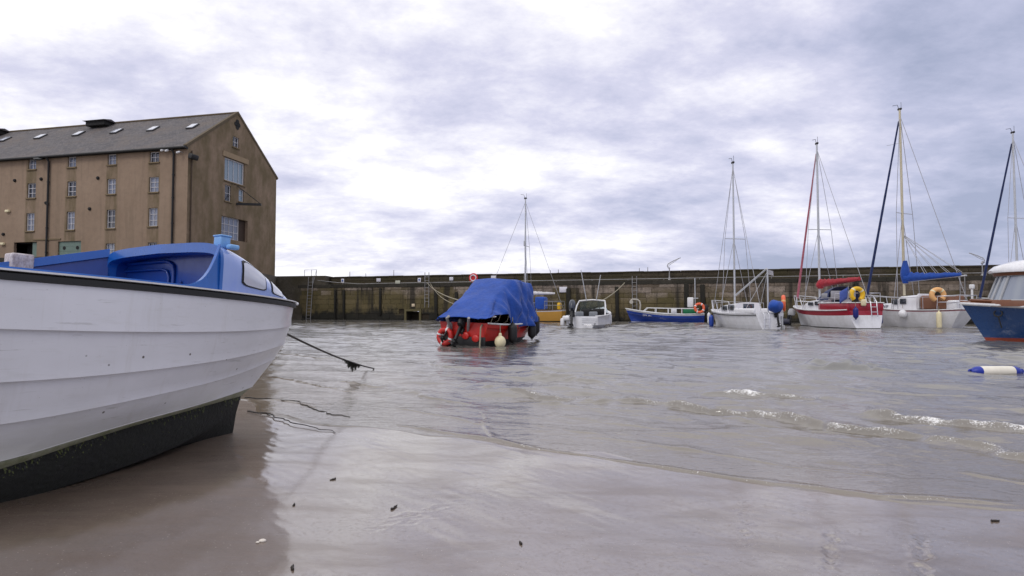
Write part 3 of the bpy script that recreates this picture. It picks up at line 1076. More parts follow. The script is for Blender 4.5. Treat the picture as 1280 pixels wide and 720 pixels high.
# openings: facade windows from the photo (crop boxes), one more pair of columns beyond the frame
def fbox(x0, y0, x1, y1):
    a, zt = cf((x0 + x1) / 2, y0)
    zb = cf((x0 + x1) / 2, y1)[1]
    xa, xb = cf(x0, (y0 + y1) / 2)[0], cf(x1, (y0 + y1) / 2)[0]
    return [xa, xb, zb, zt]


def gbox(x0, y0, x1, y1):
    zt, zb = cg((x0 + x1) / 2, (y0)), cg((x0 + x1) / 2, y1)
    return [cg(x0, (y0 + y1) / 2)[0], cg(x1, (y0 + y1) / 2)[0], zb[1], zt[1]]


cols = [[(613, 228, 651, 271), (610, 331, 649, 393), (607, 458, 644, 533), (604, 599, 641, 672)],
        [(441, 238, 475, 281), (438, 339, 473, 401), (436, 465, 471, 541), (432, 603, 468, 676)],
        [(278, 248, 311, 291), (275, 349, 311, 410), (272, 473, 305, 547)],
        [(116, 258, 148, 300), (111, 357, 146, 417), (107, 479, 140, 552)]]
fw = []
for c in cols:
    for bx in c:
        q = fbox(*bx)
        if q[1] - q[0] < .6:
            mid = (q[0] + q[1]) / 2
            q[0], q[1] = mid - .33, mid + .33
        q[3] = min(q[3], EAVE - .12)
        fw.append(q)
cx3 = (fw[-1][0] + fw[-1][1]) / 2
pitch_c = abs((fw[8][0] + fw[8][1]) / 2 - cx3)
for k in (1, 2):
    for i in range(3):
        q = list(fw[-3]) if False else list(fw[len(cols[0]) + len(cols[1]) + 3 + i])
        fw.append([q[0] - pitch_c * k, q[1] - pitch_c * k, q[2], q[3]])
doorA = fbox(236, 594, 331, 668); doorA[2] = 0.05
doorB = fbox(56, 598, 150, 660); doorB[2] = 0.05
bandx = sorted(set(round((q[0] + q[1]) / 2, 1) for q in fw))
mg = []
for x in bandx:
    if not mg or x - mg[-1] > 1.0:
        mg.append(x)
M_fac = harl("harled_facade", [(x, 0.62) for x in mg])
M_gab = harl("harled_gable", [(0.22, 0.35)])
gw_top = gbox(953, 168, 978, 211)
gw_big = gbox(919, 263, 1001, 356)
gw_s1 = gbox(920, 365, 945, 431)
gw_s2 = gbox(977, 383, 998, 433)
gw_load = gbox(906, 500, 1013, 590)
gwin = [gw_top, gw_big, gw_s1, gw_s2, gw_load]

WH = thing("warehouse", "large brown harled warehouse with slate roof standing on the quay", "warehouse", BA, BROT)


def clip(poly, a, b, c):            # keep a*u + b*v <= c
    out = []
    for i in range(len(poly)):
        p, q = poly[i], poly[(i + 1) % len(poly)]
        dp, dq = a * p[0] + b * p[1] - c, a * q[0] + b * q[1] - c
        if dp <= 0:
            out.append(p)
        if dp * dq < 0:
            t = dp / (dp - dq)
            out.append((p[0] + t * (q[0] - p[0]), p[1] + t * (q[1] - p[1])))
    return out


def wall_with_holes(u0, u1, z0, z1, holes, to3, depth, clips=()):
    b = MB()
    us = sorted({u0, u1, *[h[0] for h in holes], *[h[1] for h in holes]})
    zs = sorted({z0, z1, *[h[2] for h in holes], *[h[3] for h in holes]})
    us = [u for u in us if u0 <= u <= u1]
    for i in range(len(us) - 1):
        for j in range(len(zs) - 1):
            cu, cz = (us[i] + us[i + 1]) / 2, (zs[j] + zs[j + 1]) / 2
            if any(h[0] < cu < h[1] and h[2] < cz < h[3] for h in holes):
                continue
            P = [(us[i], zs[j]), (us[i + 1], zs[j]), (us[i + 1], zs[j + 1]), (us[i], zs[j + 1])]
            for cl_ in clips:
                P = clip(P, *cl_) if P else P
            if len(P) >= 3:
                b.add([to3(u, z, 0) for u, z in P], [tuple(range(len(P)))])
    for h in holes:
        e = [(h[0], h[2]), (h[1], h[2]), (h[1], h[3]), (h[0], h[3])]
        for k in range(4):
            p, q = e[k], e[(k + 1) % 4]
            b.add([to3(*p, 0), to3(*p, depth), to3(*q, depth), to3(*q, 0)], [(0, 1, 2, 3)])
    return b


fac = wall_with_holes(FL, 0, -0.3, EAVE, fw + [doorA, doorB], lambda u, z, d: (u, d, z), 0.22)
fac.build("front_wall", M_fac, WH, 0)
gab = wall_with_holes(0, GW, -0.3, APEX, gwin, lambda u, z, d: (-d, u, z), 0.30, [(-slope_r, 1, EAVE), (slope_r, 1, EAVE + slope_r * GW)])
gab.build("gable_wall", M_gab, WH, 0)
bk = MB()
bk.add([(FL, GW, -0.3), (0, GW, -0.3), (0, GW, EAVE), (FL, GW, EAVE), (FL, 0, -0.3), (FL, 0, EAVE), (FL, GW / 2, APEX)], [(0, 3, 2, 1), (4, 0, 3, 6, 5)])
bk.build("rear_wall", M_fac, WH, 0)

# roof
m = bpy.data.materials.new("roof_slates")
m.use_nodes = True
N = NT(m)
tcn = N.n("ShaderNodeTexCoord")
br = N.n("ShaderNodeTexBrick", offset=0.5)
br.inputs["Scale"].default_value = 1.0
br.inputs["Brick Width"].default_value = 0.34
br.inputs["Row Height"].default_value = 0.22
br.inputs["Mortar Size"].default_value = 0.012
br.inputs["Color1"].default_value = (0.2, 0.2, 0.2, 1)
br.inputs["Color2"].default_value = (0.9, 0.9, 0.9, 1)
br.inputs["Mortar"].default_value = (0, 0, 0, 1)
N.l(tcn.outputs["UV"], br.inputs["Vector"])
v = N.mapped()
n1 = N.noise(0.4, 5, 0.65, v)
n2 = N.noise(3.0, 6, 0.7, v)
n3 = N.noise(11, 4, 0.7, v)
c = N.mix(br.outputs["Color"], (0.050, 0.046, 0.052), (0.120, 0.108, 0.112))
c = N.mix(N.ramp(N.math("ADD", N.math("MULTIPLY", n1, 0.6), N.math("MULTIPLY", n2, 0.4)), [(0.48, 0.0), (0.62, 0.75)]), c, (0.125, 0.098, 0.082))
c = N.mix(N.math("MULTIPLY", N.ramp(n3, [(0.56, 0.0), (0.66, 1.0)]), 0.6), c, (0.24, 0.22, 0.19))
N.l(c, N.b.inputs["Base Color"])
N.b.inputs["Roughness"].default_value = 0.75
N.l(N.bump(N.math("ADD", br.outputs["Fac"], N.math("MULTIPLY", n3, -0.6)), 0.6, -0.03), N.b.inputs["Normal"])
M_slate = m


def roof_side(name, ya, yb, za, zb):
    me = bpy.data.meshes.new(name)
    L = math.hypot(yb - ya, zb - za)
    ny = 14
    nx = 40
    V, F, UV = [], [], []
    x0, x1 = FL - .1, -0.14
    g = random.Random(4)
    for j in range(ny + 1):
        t = j / ny
        for i in range(nx + 1):
            sag = -0.05 * math.sin(PI * t) + g.uniform(-.012, .012)
            V.append((x0 + (x1 - x0) * i / nx, ya + (yb - ya) * t, za + (zb - za) * t + sag))
            UV.append((x0 + (x1 - x0) * i / nx, t * L))
    for j in range(ny):
        for i in range(nx):
            k = j * (nx + 1) + i
            F.append((k, k + 1, k + nx + 2, k + nx + 1))
    me.from_pydata(V, [], F)
    uv = me.uv_layers.new(name="UVMap")
    for lp in me.loops:
        uv.data[lp.index].uv = UV[lp.vertex_index]
    me.materials.append(M_slate)
    o = bpy.data.objects.new(name, me)
    COL.objects.link(o)
    o.parent = WH
    return o


ov = 0.28
roof = roof_side("roof", -ov, GW / 2, EAVE - ov * slope_r + .10, APEX + .10)
roof_side("roof", GW + ov, GW / 2, EAVE - ov * slope_r + .10, APEX + .10)
M_skew = paint("skew_stone", (96, 84, 66), 0.9, grime=0.6, bump=0.4)
for s in (0, 1):                                      # stone skews along the gable
    b = MB()
    ya, yb = (-0.14, GW / 2) if s == 0 else (GW + 0.14, GW / 2)
    za = EAVE - 0.14 * slope_r
    ln = math.hypot(yb - ya, APEX - za)
    nrm = Vector((0, -(APEX - za) * (1 if s == 0 else -1), abs(yb - ya))).normalized()
    ring = []
    for t in (0, 1):
        p = Vector((0, ya + (yb - ya) * t, za + (APEX - za) * t))
        u = nrm * 0.19 if t == 0 else Vector((0, 0, .23))
        ring.append([p + Vector((-.24, 0, -.02)), p + Vector((.045, 0, -.02)), p + Vector((.045, 0, 0)) + u, p + Vector((-.24, 0, 0)) + u])
    b.loft(ring, True, True)
    b.build("skew", M_skew, WH, 0)
b = MB()
b.tube([(FL, GW / 2, APEX + .12), (-.2, GW / 2, APEX + .12)], .11, 8)
b.build("ridge", M_skew, WH, 40)

# skylights and ridge vents
def on_roof(cx, cy):
    r = ray(cx / K, 120 + cy / K)
    n = (BY * (-slope_r) + Vector((0, 0, 1)))
    p0 = BA + Vector((0, 0, EAVE + .10))
    c = Vector((0, 0, CAM_H))
    t = (p0 - c).dot(n) / r.dot(n)
    p = c + r * t - BA
    return p.dot(BX), p.dot(BY), p.z


ra = math.atan(slope_r)
M_sky = glass("skylight_glass", (196, 200, 212), 0.12, 1.0)
sl = [on_roof(x, y) for x, y in ((788, 125), (627, 135), (477, 145), (322, 155), (166, 167), (20, 178))]
dxs = sl[4][0] - sl[5][0]
sl += [(sl[5][0] - dxs, sl[5][1], sl[5][2]), (sl[5][0] - 2 * dxs, sl[5][1], sl[5][2])]
for p in sl:
    b = MB()
    b.rbox((0, 0, 0.02), (0.72, 0.98, 0.12), 0.03)
    f = b.build("skylight", paint("skylight_frame", (54, 54, 58), 0.5), WH, 30, loc=p, rot=(ra, 0, 0))
    b = MB()
    b.rbox((0, 0, 0.09), (0.58, 0.82, 0.03), 0.012)
    b.build("pane", M_sky, f, 30)
for px, py in ((405, 112), (2, 135)):
    p = on_roof(px, py + 16)
    t = (p[0], GW / 2 - .5, APEX - .1)
    b = MB()
    b.rbox((0, 0, .0), (2.1, 1.1, .5), .05, mi=0)
    b.add([(-1.2, -.75, .18), (1.2, -.75, .18), (1.2, .75, .18), (-1.2, .75, .18), (-1.2, 0, .38), (1.2, 0, .38)], [(0, 1, 5, 4), (2, 3, 4, 5), (0, 4, 3), (1, 2, 5), (0, 3, 2, 1)], 1)
    b.build("roof_vent", [M_dark, M_slate], WH, 20, loc=t)

# gutter and downpipes
b = MB()
b.tube([(FL, -ov - .07, EAVE - .16), (0.05, -ov - .07, EAVE - .16)], .095, 8)
b.box(((FL) / 2, -.10, EAVE - .14), (-FL, .16, .2))
b.build("gutter", M_black, WH, 40)


def pipe(cx, ct, cb, name="drainpipe", r=.075, mat=None):
    x = cf(cx, ct)[0]
    b = MB()
    b.tube([(x, -ov - .05, EAVE - .2), (x, -.12, EAVE - .55), (x, -.12, .1)], r, 8)
    for z in (1.6, 3.6, 5.6, 7.4):
        b.lathe([(r * 1.35, -.05), (r * 1.35, .05)], (x, -.12, z), n=10)
    b.build(name, mat or M_black, WH, 40)


pipe(716, 230, 620)
pipe(206, 262, 660)
b = MB()
xg = cg(758, 400)[0]
b.tube([(.09, .28, EAVE - .3), (.09, .28, .1)], .05, 8)
b.build("drainpipe", paint("brown_pipe", (66, 50, 34), 0.7, grime=0.5), WH, 40)

# windows
M_frame = paint("white_window_frame", (206, 204, 206), 0.5, grime=0.3)
M_pane = glass("window_pane", (112, 118, 134), 0.08, 0.7)
M_paned = glass("dark_window_pane", (36, 40, 48), 0.08, 0.7)
M_sill = paint("window_sill_stone", (120, 104, 78), 0.85, grime=0.4)


def window(q, face, rows=2, colsn=2, pane=None, fr=.055, dep=.13, sill=True, lintel=None):
    u, z, wd, ht = (q[0] + q[1]) / 2, (q[2] + q[3]) / 2, q[1] - q[0], q[3] - q[2]
    W_ = thing("window", None, None)
    W_.parent = WH
    if face == "f":
        W_.location = (u, 0, z)
    else:
        W_.location = (0, u, z)
        W_.rotation_euler = (0, 0, PI / 2)
    b = MB()
    wd, ht = wd - .004, ht - .004
    for s in (-1, 1):
        b.box((s * (wd / 2 - fr / 2), dep, 0), (fr, .07, ht))
    for s in (-1, 1):
        b.box((0, dep + .002, s * (ht / 2 - fr / 2)), (wd - 2 * fr, .066, fr))
    for i in range(1, colsn):
        b.box((-wd / 2 + wd * i / colsn, dep + .005, 0), (.03, .05, ht - 2 * fr))
    for i in range(1, rows):
        b.box((0, dep + .003, -ht / 2 + ht * i / rows), (wd - 2 * fr, .045, .035))
    b.build("frame", M_frame, W_, 0)
    b = MB()
    b.box((0, dep + .03, 0), (wd - .01, .012, ht - .01))
    b.build("pane", pane or M_pane, W_, 0)
    if sill:
        b = MB()
        b.box((0, -.015, -ht / 2 - .05), (wd + .16, .16, .095))
        b.build("sill", M_sill, W_, 0)
    return W_


for i, q in enumerate(fw):
    window(q, "f", 3 if q[3] - q[2] > 1.0 else 2, 2, M_pane if (i * 7) % 3 else M_paned)
M_bluepane = glass("pale_blue_pane", (112, 132, 146), 0.1, 0.8)
window(gw_top, "g", 2, 2, M_paned)
window(gw_big, "g", 1, 4, M_bluepane, .10, .16)
window(gw_s1, "g", 2, 1, M_paned)
window(gw_s2, "g", 2, 1, M_bluepane)
wide = gw_load[1] - gw_load[0]
lo = list(gw_load); lo[1] = lo[0] + wide * .70
ww = window(lo, "g", 3, 4, M_pane, .05, .22, False)
b = MB()
b.box((-.30, (lo[1] + gw_load[1]) / 2, (lo[2] + lo[3]) / 2), (.06, gw_load[1] - lo[1], lo[3] - lo[2]))
b.build("loading_door", paint("old_brown_door", (58, 42, 30), 0.7, grime=0.5), WH, 0)
b = MB()
b.box((.012, (gw_big[0] + gw_big[1]) / 2 + .1, gw_big[3] + .26), (.10, gw_big[1] - gw_big[0] + .7, .44))
b.build("lintel", paint("pale_lintel", (150, 130, 104), 0.85, grime=0.4), WH, 0)
# hoist arm
h0, h1 = cg(962, 440), cg(968, 368)
b = MB()
y = h0[0]
b.box((.95, y + .55, h0[1]), (2.0, .16, .2), (0, 0, R(22)))
b.tube([(.05, y + .2, h1[1]), (1.75, y + .9, h0[1] + .12)], .035, 6)
b.build("hoist_arm", M_black, WH, 30)
# quatrefoil vent in the gable top
v0 = cg(971, 117)
b = MB()
for dy, dz in ((0, .25), (0, -.25), (.18, 0), (-.18, 0)):
    b.lathe([(0, -.02), (.2, -.02), (.2, .03), (0, .03)], (.0, v0[0] + dy, v0[1] + dz), (1, 0, 0), 12)
b.build("gable_vent", M_dark, WH, 30)
# flood lamp and camera at the corner
p = cg(778, 250)
b = MB()
b.rbox((.30, p[0], p[1]), (.42, .7, .42), .08, (0, .3, 0))
b.tube([(0, p[0], p[1] + .1), (.2, p[0], p[1] + .1)], .05, 6)
b.build("flood_lamp", M_black, WH, 30)
for cx, cy in ((746, 231), (682, 223), (700, 224)):
    x, z = cf(cx, cy)
    b = MB()
    b.tube([(x, 0, z), (x, -.25, z + .02)], .025, 6)
    b.lathe([(.0, 0), (.085, .0), (.085, .22), (.04, .26)], (x, -.26, z - .02), (-.5, -.6, -.4), 12)
    b.build("security_camera", M_whitep, WH, 40)
x, z = cf(182, 262)
b = MB()
b.lathe([(.05, -.16), (.30, -.08), (.34, .0), (.1, .06)], (x, -.5, z), (.2, -.3, .9), 14)
b.tube([(x, 0, z + .1), (x, -.5, z + .1)], .05, 6)
b.build("street_lamp_head", M_black, WH, 40)
for cx, cy in ((62, 346), (402, 336), (368, 462), (15, 566), (170, 340), (190, 438)):
    x, z = cf(cx, cy)
    b = MB()
    b.lathe([(.0, 0), (.13, 0), (.14, .06), (.09, .12), (0, .13)], (x, 0, z), (0, -1, 0), 12)
    b.build("wall_vent", M_dark, WH, 40)
for cx, cy in ((36, 472), (15, 606)):
    x, z = cf(cx, cy)
    b = MB()
    b.rbox((x, -.1, z), (.4, .2, .22), .05)
    b.build("bulkhead_light", M_cream, WH, 40)

# ground floor doors
M_gdoor = paint("grey_green_door", (108, 128, 118), 0.55, grime=0.4)
q = doorA
d = thing("garage_door", None, None); d.parent = WH; d.location = ((q[0] + q[1]) / 2, .14, 0)
b = MB()
wd, ht = q[1] - q[0] - .006, q[3] - q[2] - .006
for k in range(6):
    b.box((0, 0, .055 + ht * (k + .5) / 6), (wd, .06, ht / 6 - .012))
b.build("door_leaf", M_gdoor, d, 0)
for s in (-.27, .30):
    b = MB()
    b.lathe([(0, 0), (.14, 0), (.15, .02), (0, .022)], (s * wd, -.032, ht - .48), (0, -1, 0), 16)
    b.build("porthole", M_dark, d, 40)
q = doorB
d = thing("doorway", None, None); d.parent = WH; d.location = ((q[0] + q[1]) / 2, .2, 0)
b = MB()
wd, ht = q[1] - q[0] - .006, q[3] - q[2] - .006
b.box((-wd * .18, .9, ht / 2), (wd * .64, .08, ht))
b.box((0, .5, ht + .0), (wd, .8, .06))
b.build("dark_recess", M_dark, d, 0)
b = MB()
b.box((wd * .36, 0, ht / 2 + .05), (wd * .26, .06, ht - .06))
b.build("door_leaf", M_gdoor, d, 0)
b = MB()
x0, zc = cf(160, 588)
x1 = cf(225, 590)[0]
b.box(((x0 + x1) / 2, -.03, zc), (x1 - x0 + 1.2, .08, .1))
b.build("string_course", M_sill, WH, 0)

# ------------------------------------------------------------------ the near dinghy, aground on the sand
ND = thing("moored_dinghy", "white clinker dinghy with blue cuddy lying aground on the wet sand", "dinghy", (-2.115, 5.23, 0.147), 0, None, (0, 0.0563, heading(28)))
ND.scale = (0.86,) * 3
LEN = 5.3
Dn = dict
STR = [  # z along u (distance aft of the stem), greatest half beam, fullness length, exponent
    ([(0, 1.09), (1, 1.085), (2.08, 1.09), (2.84, 1.09), (5.3, 1.12)], 1.10, 2.6, .65),
    ([(.012, .87), (1, .80), (2.08, .776), (2.84, .78), (5.3, .82)], 1.085, 2.6, .72),
    ([(.05, .69), (1, .58), (2.08, .509), (2.84, .48), (5.3, .52)], 1.035, 2.6, .80),
    ([(.15, .535), (1, .40), (2.08, .306), (2.84, .227), (5.3, .26)], .95, 2.6, .90),
    ([(.40, .245), (1, .19), (2.08, .11), (2.84, -.03), (5.3, -.04)], .80, 2.5, .92),
    ([(.53, .145), (1, .13), (2.08, .06), (2.84, -.105), (5.3, -.12)], .76, 2.4, .95),
    ([(.57, .02), (1.2, -.17), (2.08, -.25), (2.84, -.31), (5.3, -.42)], .69, 2.3, 1.0),
    ([(.60, -.27), (1.2, -.29), (2.08, -.32), (2.84, -.36), (5.3, -.50)], .03, 1.0, 1.0),
]


def nd_line(i, t, drop=0.0):
    pts, bm_, D, q = STR[i]
    u0 = pts[0][0]
    u = u0 + (LEN - u0) * t
    z = float(np.interp(u, [p[0] for p in pts], [p[1] for p in pts]))
    # ease the interpolation
    zs = [float(np.interp(min(max(u + d, u0), LEN), [p[0] for p in pts], [p[1] for p in pts])) for d in (-.35, -.2, 0, .2, .35)]
    z = sum(zs) / 5
    b_ = bm_ * math.sin(PI / 2 * min(1, (u - u0) / D)) ** q if u > u0 else 0.0
    if u > 3.2:
        b_ *= 1 - .09 * ((u - 3.2) / 2.1) ** 1.6
    return u, b_, z


def nd_half(u):
    D, q = 2.6, .65
    b_ = 1.10 * math.sin(PI / 2 * min(1, max(u, 0) / D)) ** q
    if u > 3.2:
        b_ *= 1 - .09 * ((u - 3.2) / 2.1) ** 1.6
    return b_


m = bpy.data.materials.new("dinghy_gelcoat")
m.use_nodes = True
N = NT(m)
v = N.mapped()
n1 = N.noise(1.6, 5, 0.6, v)
n2 = N.noise(9, 6, 0.7, N.mapped((.35, 1, 2.2)))
n3 = N.noise(60, 3, 0.6, v)
run = N.noise(5, 5, 0.65, N.mapped((3.2, 1, 0.18)))
c = N.mix(N.ramp(n1, [(.35, 0.), (.65, 1.)]), (.70, .70, .745), (.64, .64, .675))
c = N.mix(N.math("MULTIPLY", N.ramp(n2, [(.55, 0.), (.75, 1.)]), .28), c, (.45, .44, .42))
c = N.mix(N.math("MULTIPLY", N.ramp(run, [(.56, 0.), (.74, 1.)]), .22), c, (.42, .39, .34))
c = N.mix(N.math("MULTIPLY", N.ramp(n3, [(.70, 0.), (.76, 1.)]), .5), c, (.22, .21, .20))
scr = N.noise(3.2, 9, 0.75, N.mapped((.5, 1, 9.0), rot=(0, R(4), 0)), .3)
c = N.mix(N.math("MULTIPLY", N.ramp(scr, [(.615, 0.), (.64, 1.)]), .35), c, (.30, .29, .27))
vo = N.n("ShaderNodeTexVoronoi")
vo.inputs["Scale"].default_value = 5.5
N.l(v, vo.inputs["Vector"])
c = N.mix(N.ramp(vo.outputs["Distance"], [(.035, 1.), (.06, 0.)]), c, (.10, .085, .075))
sep = N.n("ShaderNodeSeparateXYZ")
N.l(N.n("ShaderNodeTexCoord").outputs["Object"], sep.inputs[0])
low = N.math("ADD", sep.outputs[2], N.math("MULTIPLY", N.math("SUBTRACT", n2, .5), .35))
c = N.mix(N.math("MULTIPLY", N.ramp(low, [(.05, 1.), (.30, 0.)]), .45), c, (.40, .39, .30))
N.l(c, N.b.inputs["Base Color"])
N.l(N.math("ADD", N.math("MULTIPLY", n2, .25), .22, True), N.b.inputs["Roughness"])
N.b.inputs["Coat Weight"].default_value = .5
N.b.inputs["Coat Roughness"].default_value = .15
N.l(N.bump(N.noise(1.1, 3, .5, v), .25, .03), N.b.inputs["Normal"])
M_gel = m
M_slime = paint("green_slime_edge", (150, 150, 128), .5, grime=.8, gscale=7, grime_col=(.10, .12, .03))
M_weedshade = paint("black_weed_and_shade", (9, 9, 6), .75, grime=.5, gscale=8, grime_col=(.006, .009, .002), bump=.8, bscale=26)  # black weed, with the shade under the hull put into the colour

NS = 64
tt = [(k / NS) ** 1.35 for k in range(NS + 1)]
hull = MB()
for side in (-1, 1):
    for i in range(7):
        top = [nd_line(i, t) for t in tt]
        bot = [nd_line(i + 1, t) for t in tt]
        rows = []
        lap = .030 if i < 5 else 0
        for f in (0, .33, .66, 1.0):
            row = []
            for (ua, ba, za), (ub, bb, zb) in zip(top, bot):
                u = ua + (ub - ua) * f
                b_ = ba + (bb - ba) * f + .02 * math.sin(PI * f) * min(1, ba * 2)
                if f == 1.0 and i < 4:
                    b_ += lap * min(1, bb * 6)
                z = za + (zb - za) * f
                row.append((-u, side * b_, z))
            rows.append(row)
        if i < 4:                               # lower edge of the plank, then the step in to the next
            rows.append([(p[0], p[1], p[2]) for p in rows[-1]])
            last = [(-ub, side * bb, zb + .004) for ub, bb, zb in bot]
            rows[-1] = [(a[0], a[1], a[2] - .006) for a in rows[-1]]
            rows.append(last)
        mi = 0 if i < 4 else (0 if i == 4 and False else (1 if i == 4 else 2))
        if side > 0:
            rows = rows[::-1]
        hull.grid(rows, mi)
# transom
ring = [(-LEN, nd_line(i, 1)[1], nd_line(i, 1)[2]) for i in range(8)]
ring = ring + [(x, -y, z) for x, y, z in ring[::-1]]
hull.add(ring, [tuple(range(len(ring)))], 0)
h = hull.build("hull", [M_gel, M_slime, M_weedshade], ND, 28)

# gunwale: white capping over a black rubbing strake, both sides round the stem
us = [LEN * (k / 70) ** 1.4 for k in range(71)]
for nm, mat, off, zo, wd, ht in (("rubbing_strake", M_black, .006, 1.068, .036, .056), ("gunwale_capping", M_whitep, -.012, 1.104, .085, .018)):
    b = MB()
    path = [(-u, -nd_half(u), float(np.interp(u, [0, 2.84, 5.3], [0, 0, .03]))) for u in us[::-1]] + [(-u, nd_half(u), float(np.interp(u, [0, 2.84, 5.3], [0, 0, .03]))) for u in us[1:]]
    rings = []
    for k, p in enumerate(path):
        a, c_ = Vector(path[max(k - 1, 0)]), Vector(path[min(k + 1, len(path) - 1)])
        d = (c_ - a); d.z = 0; d.normalize()
        nn = Vector((-d.y, d.x, 0))
        if nn.dot(Vector((-1.5, 0, 0)) - Vector(p)) > 0:
            nn = -nn
        q = Vector(p) + nn * off
        rings.append([q + nn * (sx * wd / 2) + Vector((0, 0, zo + sz * ht / 2)) for sx, sz in ((-1, -1), (1, -.6), (1, .6), (-1, 1))])
    b.loft(rings, True, True)
    b.build(nm, mat, ND, 50)
# little stem head fitting
b = MB()
b.rbox((.0, 0, 1.10), (.14, .13, .035), .015)
b.build("stem_head", M_whitep, ND, 40)

# cuddy
M_cudsheen = paint("cuddy_blue_sheen", (140, 162, 222), .22, grime=.3, coat=.8, grime_col=lin((165, 180, 214)))  # pale grazing reflection is put into this blue
M_cudshade = paint("cuddy_blue_shaded", (5, 58, 140), .35, grime=.45, coat=.3, grime_col=lin((5, 40, 104)))  # same boat's blue with the shade inside the cuddy put into the colour
M_cudrim = paint("cuddy_rim_blue", (26, 94, 178), .3, grime=.4, coat=.5)
UA, UF = 1.41, .24


def cud(u, ph, grow=0.0):
    f = max(0.0, 1 - (max(0, UA - u) / 1.22) ** 1.5)
    hh = .385 * f
    wdt = max(nd_half(u) - .05, .02)
    n_ = 4.0 + 7.0 * f ** 3
    cx_, sx_ = math.cos(ph), math.sin(ph)
    y = (wdt - .035 * (abs(sx_))) * math.copysign(abs(cx_) ** (2 / n_), cx_)
    z = 1.105 + (hh + .035 * f * (1 - (y / max(wdt, .01)) ** 2)) * abs(sx_) ** (2 / n_)
    return Vector((-u, y * (1 + grow / max(wdt, .05)), z + grow * abs(sx_)))


b = MB()
PH = [PI * k / 48 for k in range(49)]
PH = sorted(set([PI / 2 - (PI / 2) * math.copysign(abs(1 - 2 * k / 60) ** 1.0, 1 - 2 * k / 60) for k in range(61)]))
ul = [UF + (UA - UF) * (k / 26) for k in range(27)]
rows = [[cud(u, PI - p) for p in PH] for u in ul]
b.grid(rows)
b.build("cuddy", M_cudsheen, ND, 50)
# rim and lip of the open after end
def inner(ph, du, ins, lip):
    p = cud(UA, ph)
    y = p.y * (1 - ins / .86)
    z = p.z - (lip + 0.0) * abs(math.sin(ph)) ** .6
    return Vector((-(UA - du), y, max(z, 1.105)))
b = MB()
r0 = [cud(UA, PI - p, .004) for p in PH]
r0b = [cud(UA, PI - p, .004) + Vector((-.025, 0, 0)) for p in PH]
r1 = [inner(PI - p, -.025, .045, .075) for p in PH]
r2 = [inner(PI - p, .05, .06, .085) for p in PH]
b.grid([r0, r0b, r1, r2])
b.build("cuddy_rim", M_cudrim, ND, 60)
b = MB()
r3 = [inner(PI - p, .14, .07, .085) for p in PH]
b.grid([r2, r3])
r4 = [Vector((p.x, p.y * .80, .90)) for p in r3]
b.grid([r3, r4])
# moulded door frame on the bulkhead
xb = -(UA - .14) - .012
fr = [(xb, .82, 1.40), (xb, .16, 1.405), (xb, .08, 1.39), (xb, .03, 1.36), (xb, .015, 1.30), (xb, .01, .95)]
b.tube(fr, .016, 8)
fr = [(xb, .80, 1.33), (xb, .20, 1.335), (xb, .12, 1.315), (xb, .085, 1.26), (xb, .08, .95)]
b.tube(fr, .012, 8)
b.tube([(xb, -.10, 1.22), (xb, -.10, .95)], .008, 6)
b.build("bulkhead", M_cudshade, ND, 50)

# coamings sweeping aft: short fillet on the near side, long sloping wing on the far side
def coaming(side, hf, name):
    b = MB()
    uu = [UA + (4.9 - UA) * (k / 60) ** 1.6 for k in range(61)]
    o_t, o_b, i_t, i_b = [], [], [], []
    for u in uu:
        w0 = nd_half(u) - .055
        hh = hf(u)
        p = Vector((-u - .02, side * w0, 1.105))
        o_b.append(p)
        o_t.append(p + Vector((0, -side * .05 * hh, hh)))
        i_t.append(p + Vector((0, -side * (.05 * hh + .035), hh)))
        i_b.append(p + Vector((0, -side * .10, -.2)))
    lip = [p + Vector((0, -side * .004, -min(.075, .3 * (p.z - 1.105)))) for p in i_t]
    stp = [p + Vector((0, side * .022, 0)) for p in lip]
    for rows, mi in (([o_b, o_t, i_t, lip], 0), ([lip, stp, i_b], 1)):
        if side > 0:
            rows = rows[::-1]
        b.grid(rows, mi)
    return b.build(name, [M_cudrim, M_cudshade], ND, 40)
coaming(-1, lambda u: .022 + .36 * max(0, 1 - (u - UA) / .40) ** 3.2, "side_coaming")
coaming(1, lambda u: max(.03, .425 - .295 * (u - UA)), "side_coaming")
# cockpit sole and stern bench
b = MB()
prow, srow = [], []
for k in range(20):
    u = UA - .2 + (LEN - .05 - UA + .2) * k / 19
    ww = nd_half(u) * .76
    prow.append((-u, ww, .80)); srow.append((-u, -ww, .80))
b.grid([prow, srow])
b.build("cockpit_sole", M_cudshade, ND, 40)

M_cudglass = glass("cuddy_glass_reflecting", (196, 200, 214), .10, .9)  # whitish reflection is put into the pane colour
for u0, u1, s0, s1 in ((1.18, .80, .36, 1.10), (.70, .43, .34, 1.05)):
    for side in (0, 1):
        for nm, gr_, mat, pad in (("window_seal", .004, M_black, .0), ("window_pane", .009, M_cudglass, .035)):
            b = MB()
            rws = []
            nU, nP = 10, 8
            for i in range(nU + 1):
                f = i / nU
                u = (u0 - pad * .6) + (u1 - u0 + pad * 1.2) * f
                row = []
                for j in range(nP + 1):
                    g_ = j / nP
                    lo_, hi_ = .20 + pad * .9, .86 - pad * 1.3 - .05 * f
                    rr_ = abs(2 * f - 1) ** 6 * .07      # rounded outline
                    fz = lo_ + rr_ + (hi_ - lo_ - 2 * rr_) * g_
                    ff_ = max(0.0, 1 - (max(0, UA - u) / 1.22) ** 1.5)
                    ph = math.asin(min(1, fz ** ((4.0 + 7.0 * ff_ ** 3) / 2)))
                    row.append(cud(u, (PI + ph) if False else (PI - ph if side == 0 else ph), gr_))
                rws.append(row)
            if side == 1:
                rws = rws[::-1]
            o = b.grid(rws).build(nm, mat, ND, 60)
